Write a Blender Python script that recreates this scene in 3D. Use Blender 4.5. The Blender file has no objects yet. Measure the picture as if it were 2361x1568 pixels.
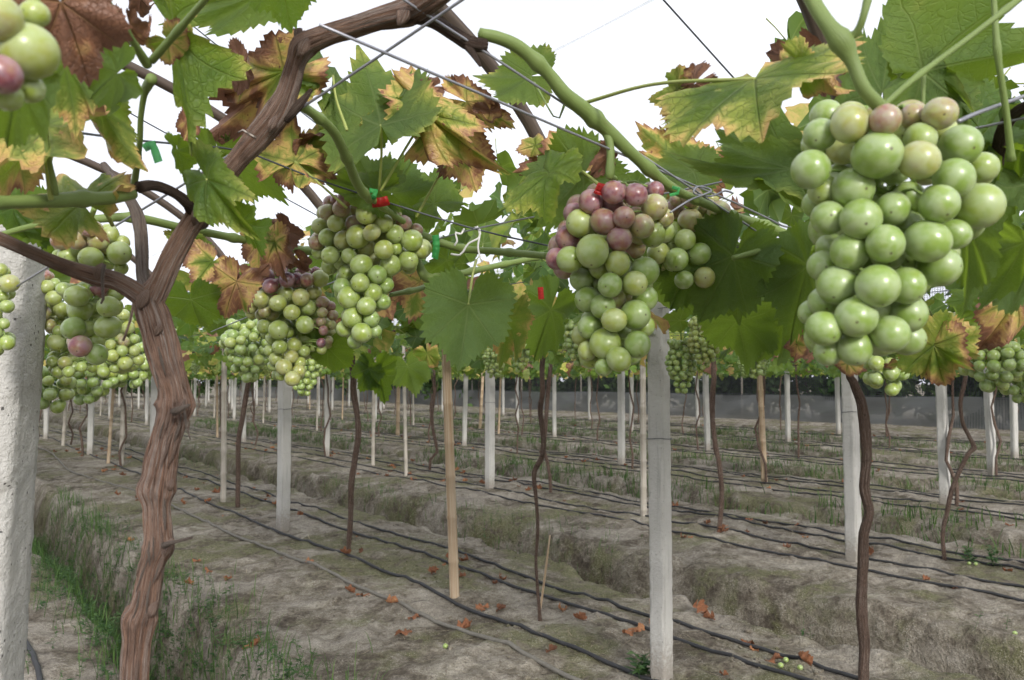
import bpy, math, random
import numpy as np
from mathutils import Vector, Matrix

R = math.radians
random.seed(7)
rng = np.random.default_rng(11)
scene = bpy.context.scene
COL = scene.collection

# ------------------------------------------------------------------ camera
CAMH = 1.25                     # eye height above the top of the planting beds
PITCH = R(3.08)
FPX = 1783.0                    # focal length in pixels of a 2361 px wide picture
cam_d = bpy.data.cameras.new('camera')
cam_d.sensor_width = 23.6
cam_d.lens = 23.6 * FPX / 2361.0
cam_d.clip_start = 0.02
cam_d.clip_end = 2000
cam_d.dof.use_dof = True
cam_d.dof.focus_distance = 1.35
cam_d.dof.aperture_fstop = 9.0
cam = bpy.data.objects.new('camera', cam_d)
cam.location = (0, 0, CAMH)
cam.rotation_euler = (math.pi / 2 + PITCH, 0, 0)
COL.objects.link(cam)
scene.camera = cam

# ------------------------------------------------------------------ sky, sun, exposure
world = bpy.data.worlds.new('World')
scene.world = world
world.use_nodes = True
wn, wl = world.node_tree.nodes, world.node_tree.links
wn.clear()
w_out = wn.new('ShaderNodeOutputWorld')
w_bg = wn.new('ShaderNodeBackground')
w_sky = wn.new('ShaderNodeTexSky')
w_sky.sky_type = 'NISHITA'
w_sky.sun_disc = False
w_sky.sun_elevation = R(24)
w_sky.sun_rotation = R(161)
w_sky.dust_density = 4.0
w_hs = wn.new('ShaderNodeHueSaturation')
w_hs.inputs['Saturation'].default_value = 0.2
w_mx = wn.new('ShaderNodeMix')
w_mx.data_type = 'RGBA'
w_mx.inputs['Factor'].default_value = 0.85
w_mx.inputs['B'].default_value = (7.7, 7.95, 8.7, 1)      # an even overcast
wl.new(w_sky.outputs['Color'], w_hs.inputs['Color'])
wl.new(w_hs.outputs['Color'], w_mx.inputs['A'])
wl.new(w_mx.outputs['Result'], w_bg.inputs['Color'])
w_bg.inputs['Strength'].default_value = 0.12
wl.new(w_bg.outputs['Background'], w_out.inputs['Surface'])

sun_d = bpy.data.lights.new('sun', 'SUN')
sun_d.energy = 2.4
sun_d.angle = R(10)
sun_d.color = (1.0, 0.97, 0.92)
sun = bpy.data.objects.new('sun', sun_d)
sun.rotation_euler = Vector((-0.30, 0.86, -0.40)).to_track_quat('-Z', 'Y').to_euler()
sun.location = (-2, -10, 8)
COL.objects.link(sun)

vs = scene.view_settings
vs.view_transform = 'Standard'
vs.look = 'None'
vs.gamma = 1.0
vs.use_curve_mapping = False
vs.exposure = 0.40
scene.cycles.max_bounces = 5
scene.cycles.use_adaptive_sampling = True
scene.cycles.adaptive_threshold = 0.03
scene.cycles.transparent_max_bounces = 12
scene.cycles.diffuse_bounces = 2
scene.cycles.glossy_bounces = 2
scene.cycles.transmission_bounces = 4
scene.cycles.use_denoising = True

# ------------------------------------------------------------------ the place's own axes
CP, SP = math.cos(PITCH), math.sin(PITCH)
CAM = np.array([0, 0, CAMH])
A38 = R(38)
DU = np.array([-math.sin(A38), math.cos(A38), 0.0])      # along the rows
DV = np.array([math.cos(A38), math.sin(A38), 0.0])       # across the rows


def ray(px, py):
    x = (px - 1180.5) / FPX
    y = -(py - 784.0) / FPX
    return np.array([x, CP - y * SP, y * CP + SP])


def at(px, py, z):
    return CAM + ray(px, py) * z


def gnd(px, py, h=0.0):
    r = ray(px, py)
    return CAM + r * ((h - CAMH) / r[2])


def uv_of(p):
    return float(p[0] * DU[0] + p[1] * DU[1]), float(p[0] * DV[0] + p[1] * DV[1])


def P(u, v, z=0.0):
    q = u * DU + v * DV
    return np.array([q[0], q[1], z])


def project(p):
    d = np.asarray(p) - CAM
    zz = d[1] * CP + d[2] * SP
    yy = d[2] * CP - d[1] * SP
    return 1180.5 + d[0] / zz * FPX, 784 - yy / zz * FPX, zz


# ------------------------------------------------------------------ noise
def _h(ix, iy, s):
    n = (ix.astype(np.int64) * 374761393 + iy.astype(np.int64) * 668265263 + s * 974634777) & 0x7fffffff
    n = ((n ^ (n >> 13)) * 1274126177) & 0x7fffffff
    return ((n ^ (n >> 16)) & 0xffff) / 65535.0


def vn(x, y, s=0):
    x = np.asarray(x, float); y = np.asarray(y, float)
    x, y = np.broadcast_arrays(x, y)
    ix, iy = np.floor(x), np.floor(y)
    fx, fy = x - ix, y - iy
    fx = fx * fx * (3 - 2 * fx); fy = fy * fy * (3 - 2 * fy)
    a, b = _h(ix, iy, s), _h(ix + 1, iy, s)
    c, d = _h(ix, iy + 1, s), _h(ix + 1, iy + 1, s)
    return (a + (b - a) * fx) * (1 - fy) + (c + (d - c) * fx) * fy - 0.5


def fbm(x, y, s=0, o=4):
    t, a = 0.0, 1.0
    for k in range(o):
        t = t + a * vn(np.asarray(x) * 2 ** k, np.asarray(y) * 2 ** k, s + k * 17)
        a *= 0.5
    return t


# ------------------------------------------------------------------ mesh helpers
def mesh_arr(name, V, faces, uv=None, smooth=True, attrs=None, mats=None, mat_idx=None):
    """V (n,3); faces: (m,3) or (m,4) array or a list of such arrays; uv per vertex."""
    if not isinstance(faces, list):
        faces = [faces]
    faces = [np.asarray(f, np.int32) for f in faces if len(f)]
    me = bpy.data.meshes.new(name)
    V = np.ascontiguousarray(V, np.float32)
    me.vertices.add(len(V)); me.vertices.foreach_set('co', V.ravel())
    loops = np.concatenate([f.ravel() for f in faces])
    starts, tot, off = [], [], 0
    for f in faces:
        k = f.shape[1]
        starts.append(off + np.arange(len(f)) * k); tot.append(np.full(len(f), k))
        off += f.size
    starts = np.concatenate(starts).astype(np.int32)
    tot = np.concatenate(tot).astype(np.int32)
    me.loops.add(len(loops)); me.loops.foreach_set('vertex_index', loops)
    me.polygons.add(len(starts)); me.polygons.foreach_set('loop_start', starts)
    if smooth:
        me.polygons.foreach_set('use_smooth', np.ones(len(starts), bool))
    if mat_idx is not None:
        me.polygons.foreach_set('material_index', np.asarray(mat_idx, np.int32))
    if uv is not None:
        l = me.uv_layers.new(name='UVMap')
        l.data.foreach_set('uv', np.ascontiguousarray(np.asarray(uv, np.float32)[loops]).ravel())
    for k, a in (attrs or {}).items():
        t = me.attributes.new(k, 'FLOAT', 'POINT')
        t.data.foreach_set('value', np.ascontiguousarray(a, np.float32))
    for m in (mats or []):
        me.materials.append(m)
    me.update(calc_edges=True)
    me.validate()
    return me


def link(name, me, mat=None, parent=None, M=None):
    o = bpy.data.objects.new(name, me)
    COL.objects.link(o)
    if mat is not None and me is not None and not me.materials:
        me.materials.append(mat)
    if parent is not None:
        o.parent = parent
        off = root_off(parent)
        o.matrix_basis = Matrix.Translation(-off) @ (M if M is not None else Matrix.Identity(4))
    elif M is not None:
        o.matrix_basis = M
    return o


def root_off(o):
    """world position of an unrotated parent chain"""
    t = Vector((0, 0, 0))
    while o is not None:
        t = t + o.location if o.type == 'EMPTY' else t + o.location
        o = o.parent
    return t


def tag(o, label=None, cat=None, group=None, kind=None):
    if label: o['label'] = label
    if cat: o['category'] = cat
    if group: o['group'] = group
    if kind: o['kind'] = kind
    return o


def thing(name, loc, label, cat, group=None):
    o = bpy.data.objects.new(name, None)
    o.empty_display_size = 0.1
    COL.objects.link(o)
    o.location = Vector([float(c) for c in loc])
    return tag(o, label, cat, group)


def resample(pts, rad, step):
    pts = np.asarray(pts, float); rad = np.asarray(rad, float)
    if len(pts) == 2:
        n = max(2, int(np.linalg.norm(pts[1] - pts[0]) / step) + 1)
        t = np.linspace(0, 1, n)[:, None]
        return pts[0] * (1 - t) + pts[1] * t, rad[0] * (1 - t[:, 0]) + rad[1] * t[:, 0]
    e = np.vstack([2 * pts[0] - pts[1], pts, 2 * pts[-1] - pts[-2]])
    er = np.concatenate([[rad[0]], rad, [rad[-1]]])
    out, ro = [], []
    for i in range(1, len(e) - 2):
        p0, p1, p2, p3 = e[i - 1], e[i], e[i + 1], e[i + 2]
        n = max(1, int(np.linalg.norm(p2 - p1) / step))
        for k in range(n):
            t = k / n
            out.append(0.5 * ((2 * p1) + (-p0 + p2) * t + (2 * p0 - 5 * p1 + 4 * p2 - p3) * t * t + (-p0 + 3 * p1 - 3 * p2 + p3) * t ** 3))
            s = t * t * (3 - 2 * t)
            ro.append(er[i] * (1 - s) + er[i + 1] * s)
    out.append(e[-2]); ro.append(er[-2])
    return np.array(out), np.array(ro)


def tube_arr(pts, rad, sides=8, step=0.02, bark=0.0, seed=0, lump=0.0, node=0.0):
    p, r = resample(pts, rad, step)
    if node:
        ss = np.concatenate([[0], np.cumsum(np.linalg.norm(np.diff(p, axis=0), axis=1))])
        ph = (ss + seed * .013) % node - node / 2
        r = r * (.93 + .30 * np.exp(-(ph / .007) ** 2) + .05 * vn(ss * 30, ss * 0, seed))
    n = len(p)
    T = np.gradient(p, axis=0)
    T /= np.linalg.norm(T, axis=1)[:, None] + 1e-9
    ref = np.array([0, 0, 1.0]) if abs(T[0][2]) < 0.9 else np.array([1.0, 0, 0])
    N = np.zeros_like(p)
    nn = np.cross(T[0], ref); nn /= np.linalg.norm(nn)
    for i in range(n):
        nn = nn - T[i] * np.dot(nn, T[i]); nn /= np.linalg.norm(nn) + 1e-9
        N[i] = nn
    B = np.cross(T, N)
    s = np.concatenate([[0], np.cumsum(np.linalg.norm(np.diff(p, axis=0), axis=1))])
    th = np.arange(sides) * 2 * math.pi / sides
    rr = np.repeat(r[:, None], sides, 1)
    if bark or lump:
        c, sn = np.cos(th)[None, :], np.sin(th)[None, :]
        tw = s[:, None] * 3.0
        ct, st = np.cos(th[None, :] + tw), np.sin(th[None, :] + tw)
        if bark:
            g = np.abs(vn(ct * 3.2 + 40, st * 3.2 + s[:, None] * 3.5, seed)) + 0.6 * np.abs(vn(ct * 7 + 9, st * 7 + s[:, None] * 6, seed + 5))
            rr = rr * (0.90 + bark * (g - 0.36) * 1.8)
        if lump:
            rr = rr * (1 + lump * 2 * vn(c * 1.3 + s[:, None] * 14, sn * 1.3 + 7, seed + 3))
    V = p[:, None, :] + rr[:, :, None] * (np.cos(th)[None, :, None] * N[:, None, :] + np.sin(th)[None, :, None] * B[:, None, :])
    V = V.reshape(-1, 3)
    i = np.arange(n - 1)[:, None]; j = np.arange(sides)[None, :]
    a = i * sides + j; b = i * sides + (j + 1) % sides
    F = np.stack([a, b, b + sides, a + sides], -1).reshape(-1, 4)
    k = len(V)
    V = np.vstack([V, p[0] - T[0] * r[0] * 0.3, p[-1] + T[-1] * r[-1] * 0.3])
    jj = np.arange(sides)
    c0 = np.stack([np.full(sides, k), (jj + 1) % sides, jj], -1)
    e = (n - 1) * sides
    c1 = np.stack([np.full(sides, k + 1), e + jj, e + (jj + 1) % sides], -1)
    uv = np.zeros((len(V), 2))
    uv[:k, 0] = np.tile(np.abs(np.arange(sides) / sides - 0.5) * 2, n)
    uv[:k, 1] = np.repeat(s, sides)
    uv[k + 1, 1] = s[-1]
    return V, [F, np.vstack([c0, c1])], uv


def tube(name, pts, rad, mat, parent=None, **kw):
    V, F, uv = tube_arr(pts, rad, **kw)
    off = np.array(root_off(parent)) if parent is not None else np.zeros(3)
    me = mesh_arr(name, V - off, F, uv)
    me.materials.append(mat)
    o = bpy.data.objects.new(name, me)
    COL.objects.link(o)
    if parent is not None:
        o.parent = parent
    return o


class Acc:
    """collects pieces into one mesh"""
    def __init__(s):
        s.V, s.q, s.t, s.uv, s.a, s.n = [], [], [], [], [], 0

    def add(s, V, F, uv=None, age=0.0):
        s.V.append(V)
        for f in (F if isinstance(F, list) else [F]):
            (s.q if f.shape[1] == 4 else s.t).append(f + s.n)
        s.uv.append(uv if uv is not None else np.zeros((len(V), 2)))
        s.a.append(np.full(len(V), age) if np.isscalar(age) else age)
        s.n += len(V)

    def mesh(s, name, off=None, smooth=True):
        V = np.vstack(s.V)
        if off is not None: V = V - np.asarray(off)
        fs = []
        if s.q: fs.append(np.vstack(s.q))
        if s.t: fs.append(np.vstack(s.t))
        return mesh_arr(name, V, fs, np.vstack(s.uv), smooth, {'age': np.concatenate(s.a)})


# ------------------------------------------------------------------ materials
class NT:
    def __init__(s, name):
        s.m = bpy.data.materials.new(name)
        s.m.use_nodes = True
        s.t = s.m.node_tree
        s.t.nodes.clear()
        s.out = s.t.nodes.new('ShaderNodeOutputMaterial')

    def n(s, typ, **kw):
        o = s.t.nodes.new('ShaderNode' + typ)
        for k, v in kw.items():
            setattr(o, k, v)
        return o

    def set(s, sock, v):
        if hasattr(v, 'links') or isinstance(v, bpy.types.NodeSocket):
            s.t.links.new(v, sock)
        else:
            if isinstance(v, (tuple, list)) and len(v) == 3 and sock.type == 'RGBA':
                v = (*v, 1)
            sock.default_value = v

    def math(s, op, a, b=0.0, clamp=False):
        o = s.n('Math', operation=op)
        o.use_clamp = clamp
        s.set(o.inputs[0], a); s.set(o.inputs[1], b)
        return o.outputs[0]

    def mix(s, f, a, b, blend='MIX'):
        o = s.n('Mix', data_type='RGBA', blend_type=blend)
        s.set(o.inputs['Factor'], f); s.set(o.inputs['A'], a); s.set(o.inputs['B'], b)
        return o.outputs['Result']

    def fmix(s, f, a, b):
        o = s.n('Mix', data_type='FLOAT')
        s.set(o.inputs['Factor'], f); s.set(o.inputs['A'], a); s.set(o.inputs['B'], b)
        return o.outputs['Result']

    def noise(s, scale, vec=None, detail=4.0, rough=0.6, dist=0.0):
        o = s.n('TexNoise')
        o.inputs['Scale'].default_value = scale
        o.inputs['Detail'].default_value = detail
        o.inputs['Roughness'].default_value = rough
        o.inputs['Distortion'].default_value = dist
        if vec is not None: s.t.links.new(vec, o.inputs['Vector'])
        return o.outputs['Fac']

    def ramp(s, f, stops, interp='LINEAR'):
        o = s.n('ValToRGB')
        o.color_ramp.interpolation = interp
        e = o.color_ramp.elements
        while len(e) < len(stops): e.new(0.5)
        for k, (p, c) in enumerate(stops):
            e[k].position = p
            e[k].color = (*c, 1) if len(c) == 3 else c
        s.set(o.inputs['Fac'], f)
        return o.outputs['Color']

    def smooth(s, v, lo, hi):
        o = s.n('MapRange', interpolation_type='SMOOTHSTEP')
        s.set(o.inputs['Value'], v)
        o.inputs['From Min'].default_value = lo
        o.inputs['From Max'].default_value = hi
        return o.outputs['Result']

    def attr(s, name, typ='GEOMETRY'):
        o = s.n('Attribute', attribute_type=typ)
        o.attribute_name = name
        return o.outputs['Fac']

    def coord(s, which='Object', scale=None):
        o = s.n('TexCoord').outputs[which]
        if scale:
            mp = s.n('Mapping')
            mp.inputs['Scale'].default_value = scale
            s.t.links.new(o, mp.inputs['Vector'])
            o = mp.outputs['Vector']
        return o

    def pos(s):
        return s.n('NewGeometry').outputs['Position']

    def bump(s, h, strength=0.5, dist=0.01):
        o = s.n('Bump')
        o.inputs['Strength'].default_value = strength
        o.inputs['Distance'].default_value = dist
        s.set(o.inputs['Height'], h)
        return o.outputs['Normal']

    def bsdf(s, color, rough=0.7, spec=0.3, normal=None, **kw):
        o = s.n('BsdfPrincipled')
        s.set(o.inputs['Base Color'], color)
        s.set(o.inputs['Roughness'], rough)
        s.set(o.inputs['Specular IOR Level'], spec)
        if normal is not None: s.t.links.new(normal, o.inputs['Normal'])
        for k, v in kw.items():
            s.set(o.inputs[k.replace('_', ' ')], v)
        return o.outputs[0]

    def done(s, sh):
        s.t.links.new(sh, s.out.inputs['Surface'])
        return s.m


LEAF_RAMP = [(0.0, (0.036, 0.085, 0.020)), (0.16, (0.062, 0.130, 0.024)), (0.34, (0.150, 0.230, 0.032)), (0.50, (0.350, 0.390, 0.070)),
             (0.63, (0.620, 0.480, 0.150)), (0.74, (0.560, 0.350, 0.150)), (0.84, (0.340, 0.160, 0.085)), (1.0, (0.230, 0.112, 0.068))]


def mat_leaf(name, src):
    m = NT(name)
    uv = m.coord('UV')
    sx = m.n('SeparateXYZ'); m.t.links.new(uv, sx.inputs[0])
    x = m.math('MULTIPLY', m.math('SUBTRACT', sx.outputs[0], 0.5), 2.5)
    y = m.math('MULTIPLY', m.math('SUBTRACT', sx.outputs[1], 0.5), 2.5)
    dmin = q = smin = None
    for a in (0, 46, -46, 102, -102):
        sa, ca = math.sin(R(a)), math.cos(R(a))
        s_ = m.math('ADD', m.math('MULTIPLY', x, sa), m.math('MULTIPLY', y, ca))
        d_ = m.math('ABSOLUTE', m.math('SUBTRACT', m.math('MULTIPLY', x, ca), m.math('MULTIPLY', y, sa)))
        d_ = m.math('ADD', d_, m.math('MULTIPLY', m.math('LESS_THAN', s_, 0.0), 5.0))
        q_ = m.math('SUBTRACT', s_, m.math('MULTIPLY', d_, 0.75))
        if dmin is None:
            dmin, q, smin = d_, q_, s_
        else:
            lt = m.math('LESS_THAN', d_, dmin)
            q = m.fmix(lt, q, q_)
            smin = m.fmix(lt, smin, s_)
            dmin = m.math('MINIMUM', dmin, d_)
    width = m.math('MAXIMUM', m.math('SUBTRACT', 0.024, m.math('MULTIPLY', smin, 0.016)), 0.006)
    v1 = m.math('SUBTRACT', 1.0, m.math('DIVIDE', dmin, width), clamp=True)
    fr = m.math('ABSOLUTE', m.math('SUBTRACT', m.math('FRACT', m.math('MULTIPLY', q, 7.0)), 0.5))
    v2 = m.smooth(fr, 0.44, 0.5)
    v2 = m.math('MULTIPLY', v2, m.math('GREATER_THAN', q, 0.06))
    vein = m.math('MAXIMUM', v1, m.math('MULTIPLY', v2, 0.55))
    halo = m.math('MAXIMUM', m.math('SUBTRACT', 1.0, m.math('DIVIDE', dmin, 0.1), clamp=True), m.math('MULTIPLY', m.smooth(fr, 0.25, 0.5), 0.5))
    age = m.attr('age', src)
    edge = m.attr('edge')
    obj = m.pos()
    big = m.noise(24.0, obj, 3.0, 0.55, 0.3)
    mid = m.noise(75.0, obj, 4.0, 0.65)
    fine = m.noise(420.0, obj, 3.0)
    vo = m.n('TexVoronoi', feature='DISTANCE_TO_EDGE'); vo.inputs['Scale'].default_value = 34.0
    m.t.links.new(uv, vo.inputs['Vector'])
    net = m.smooth(vo.outputs['Distance'], 0.10, 0.0)
    vein = m.math('MAXIMUM', vein, m.math('MULTIPLY', net, 0.30))
    e3 = m.math('POWER', edge, 4.0)
    a = m.math('ADD', age, m.math('MULTIPLY', age, m.math('MULTIPLY', m.math('SUBTRACT', big, 0.5), 2.0)))
    a = m.math('ADD', a, m.math('MULTIPLY', m.math('MULTIPLY', e3, age), m.math('MULTIPLY', big, 0.95)))
    a = m.math('SUBTRACT', a, m.math('MULTIPLY', m.math('MULTIPLY', halo, age), m.fmix(m.smooth(age, 0.72, 0.9), 0.24, 0.0)))
    spot = m.math('MULTIPLY', m.smooth(mid, 0.60, 0.68), m.smooth(age, 0.2, 0.6))
    a = m.math('MAXIMUM', a, m.math('MULTIPLY', spot, 0.93), clamp=True)
    a = m.math('ADD', a, m.math('MULTIPLY', m.math('SUBTRACT', mid, 0.5), 0.12), clamp=True)
    col = m.ramp(a, LEAF_RAMP)
    back = m.n('NewGeometry').outputs['Backfacing']
    young = m.math('SUBTRACT', 1.0, m.smooth(a, 0.3, 0.65))
    col = m.mix(m.math('MULTIPLY', m.math('MULTIPLY', back, young), 0.42), col, (0.130, 0.190, 0.085))
    col = m.mix(m.math('MULTIPLY', m.math('MULTIPLY', vein, young), 0.50), col, (0.27, 0.33, 0.13))
    col = m.mix(m.math('MULTIPLY', m.math('MULTIPLY', v1, m.math('SUBTRACT', 1.0, young)), 0.5), col, (0.30, 0.18, 0.07))
    col = m.mix(m.math('MULTIPLY', fine, 0.35), col, (0.02, 0.03, 0.01), 'OVERLAY')
    hgt = m.math('ADD', m.math('MULTIPLY', vein, m.fmix(back, -1.0, 1.0)), m.math('MULTIPLY', mid, 0.8))
    nrm = m.bump(hgt, 0.8, 0.0022)
    p = m.bsdf(col, m.fmix(back, 0.48, 0.75), 0.35, nrm)
    tr = m.n('BsdfTranslucent')
    tc = m.mix(young, col, m.mix(0.65, col, (0.34, 0.50, 0.02)))
    m.set(tr.inputs['Color'], tc)
    ms = m.n('MixShader')
    m.set(ms.inputs[0], m.fmix(young, 0.2, 0.46))
    m.t.links.new(p, ms.inputs[1]); m.t.links.new(tr.outputs[0], ms.inputs[2])
    return m.done(ms.outputs[0])


def mat_foliage(src='GEOMETRY'):
    m = NT('vine_foliage')
    age = m.attr('age', src)
    edge = m.attr('edge')
    mid = m.noise(38.0, m.pos(), 2.0)
    a = m.math('ADD', age, m.math('MULTIPLY', age, m.math('SUBTRACT', mid, 0.5)))
    a = m.math('ADD', a, m.math('MULTIPLY', m.math('MULTIPLY', edge, age), 0.22), clamp=True)
    col = m.ramp(a, LEAF_RAMP)
    back = m.n('NewGeometry').outputs['Backfacing']
    young = m.math('SUBTRACT', 1.0, m.smooth(a, 0.3, 0.65))
    col = m.mix(m.math('MULTIPLY', m.math('MULTIPLY', back, young), 0.42), col, (0.130, 0.185, 0.085))
    if src == 'OBJECT':                                   # nearer leaves show their five main veins
        sx = m.n('SeparateXYZ'); m.t.links.new(m.coord('UV'), sx.inputs[0])
        x = m.math('ABSOLUTE', m.math('SUBTRACT', sx.outputs[0], 0.5)); y = m.math('SUBTRACT', sx.outputs[1], 0.5)
        dm = m.math('ADD', x, m.math('MULTIPLY', m.math('LESS_THAN', y, 0.0), 5.0))
        for an in (46, 102):
            dm = m.math('MINIMUM', dm, m.math('ABSOLUTE', m.math('SUBTRACT', m.math('MULTIPLY', x, math.cos(R(an))), m.math('MULTIPLY', y, math.sin(R(an))))))
        v1 = m.math('SUBTRACT', 1.0, m.math('DIVIDE', dm, 0.011), clamp=True)
        col = m.mix(m.math('MULTIPLY', m.math('MULTIPLY', v1, young), 0.55), col, (0.27, 0.33, 0.13))
    p = m.bsdf(col, 0.55, 0.35)
    tr = m.n('BsdfTranslucent')
    m.set(tr.inputs['Color'], m.mix(young, col, m.mix(0.65, col, (0.34, 0.50, 0.02))))
    ms = m.n('MixShader'); ms.inputs[0].default_value = 0.32
    m.t.links.new(p, ms.inputs[1]); m.t.links.new(tr.outputs[0], ms.inputs[2])
    return m.done(ms.outputs[0])


def mat_dry():
    m = NT('dry_leaf')
    age = m.attr('age', 'OBJECT')
    n1 = m.noise(90.0, m.pos(), 4.0, 0.65)
    n2 = m.noise(400.0, m.pos(), 2.0)
    a = m.math('ADD', age, m.math('MULTIPLY', m.math('SUBTRACT', n1, 0.5), 0.5), clamp=True)
    c = m.ramp(a, [(0.55, (0.46, 0.33, 0.15)), (0.70, (0.34, 0.145, 0.070)), (0.85, (0.205, 0.082, 0.042)), (1.0, (0.11, 0.050, 0.032))])
    c = m.mix(m.math('MULTIPLY', m.smooth(n2, 0.4, 0.6), 0.3), c, (0.36, 0.20, 0.12))
    p = m.bsdf(c, 0.8, 0.2, m.bump(n1, 0.6, 0.003))
    tr = m.n('BsdfTranslucent'); m.set(tr.inputs['Color'], c)
    ms = m.n('MixShader'); ms.inputs[0].default_value = 0.15
    m.t.links.new(p, ms.inputs[1]); m.t.links.new(tr.outputs[0], ms.inputs[2])
    return m.done(ms.outputs[0])


def mat_plain(name, col, rough=0.6, spec=0.3, var=0.25, scale=60.0, bump=0.0, metallic=0.0, stretch=None):
    m = NT(name)
    v = m.coord('UV', stretch) if stretch else m.pos()
    nz = m.noise(scale, v, 4.0)
    c = m.mix(nz, tuple(k * (1 - var) for k in col), tuple(min(1, k * (1 + var)) for k in col))
    nrm = m.bump(nz, bump, 0.002) if bump else None
    return m.done(m.bsdf(c, rough, spec, nrm, Metallic=metallic))


def mat_bark(name, warm, grey, dark, along=3.0, around=10.0):
    m = NT(name)
    v = m.coord('UV', (around, along, 1))
    n1 = m.noise(1.0, v, 6.0, 0.65, 0.6)
    n2 = m.noise(3.2, v, 5.0, 0.7, 0.4)
    n3 = m.noise(9.0, v, 4.0, 0.7)
    n4 = m.noise(26.0, m.pos(), 3.0, 0.6)
    c = m.ramp(n1, [(0.37, dark), (0.44, warm), (0.51, tuple(k * 1.3 for k in warm)), (0.56, grey), (0.66, tuple(k * 1.3 for k in grey))])
    c = m.mix(m.smooth(n2, 0.42, 0.62), c, m.mix(n3, grey, warm))
    c = m.mix(m.smooth(n3, 0.56, 0.36), c, dark)
    c = m.mix(m.math('MULTIPLY', m.smooth(n4, 0.5, 0.75), 0.5), c, dark)
    h = m.math('ADD', m.math('ADD', n1, m.math('MULTIPLY', n2, 0.9)), m.math('MULTIPLY', n3, 0.5))
    return m.done(m.bsdf(c, 0.85, 0.15, m.bump(h, 1.0, 0.006)))


def mat_cane(name, green, brown):
    m = NT(name)
    n1 = m.noise(16.0, m.pos(), 3.0)
    n2 = m.noise(4.0, m.coord('UV', (6, 2.5, 1)), 5.0, 0.7)
    c = m.mix(n1, green, tuple(k * 1.5 for k in green))
    c = m.mix(m.smooth(n2, 0.60, 0.72), c, brown)
    return m.done(m.bsdf(c, 0.5, 0.4, m.bump(n2, 0.3, 0.002)))


def mat_berry():
    m = NT('grape_skin')
    ripe = m.attr('ripe', 'OBJECT')
    g = m.coord('Object')
    oi = m.n('ObjectInfo').outputs['Random']
    va = m.n('VectorMath', operation='ADD')
    cx = m.n('CombineXYZ')
    m.set(cx.inputs[0], m.math('MULTIPLY', oi, 37.0)); m.set(cx.inputs[1], m.math('MULTIPLY', oi, 91.0))
    m.t.links.new(g, va.inputs[0]); m.t.links.new(cx.outputs[0], va.inputs[1])
    v = va.outputs[0]
    n1 = m.noise(1.1, v, 3.0, 0.55)
    n2 = m.noise(1.3, v, 2.5, 0.5, 0.2)
    n3 = m.noise(30.0, v, 2.0)
    r = m.math('ADD', ripe, m.math('MULTIPLY', m.math('SUBTRACT', n1, 0.5), m.fmix(m.smooth(ripe, 0.2, 0.5), 0.28, 0.75)), clamp=True)
    c = m.ramp(r, [(0.0, (0.215, 0.325, 0.050)), (0.18, (0.320, 0.390, 0.055)), (0.34, (0.370, 0.370, 0.085)), (0.50, (0.330, 0.245, 0.110)),
                   (0.66, (0.300, 0.130, 0.085)), (0.80, (0.240, 0.060, 0.075)), (1.0, (0.075, 0.022, 0.045))])
    bl = m.smooth(n2, 0.34, 0.66)
    bloom = m.mix(m.smooth(r, 0.35, 0.8), (0.47, 0.53, 0.36), (0.46, 0.36, 0.38))
    c2 = m.mix(m.math('ADD', 0.05, m.math('MULTIPLY', bl, 0.40)), c, bloom)
    c2 = m.mix(m.math('MULTIPLY', m.smooth(n3, 0.76, 0.82), 0.25), c2, (0.12, 0.09, 0.04))
    scar = m.n('VectorMath', operation='DISTANCE')
    m.t.links.new(g, scar.inputs[0]); scar.inputs[1].default_value = (0, 0, -1.0)
    c2 = m.mix(m.math('MULTIPLY', m.smooth(scar.outputs['Value'], 0.10, 0.05), 0.8), c2, (0.09, 0.06, 0.03))
    rough = m.fmix(bl, 0.30, 0.45)
    p = m.bsdf(c2, rough, 0.5, None, Subsurface_Weight=0.35, Subsurface_Scale=0.006, Coat_Weight=0.40, Coat_Roughness=0.24)
    pn = [n for n in m.t.nodes if n.type == 'BSDF_PRINCIPLED'][0]
    pn.inputs['Subsurface Radius'].default_value = (1.0, 1.0, 0.35)
    return m.done(p)


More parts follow.
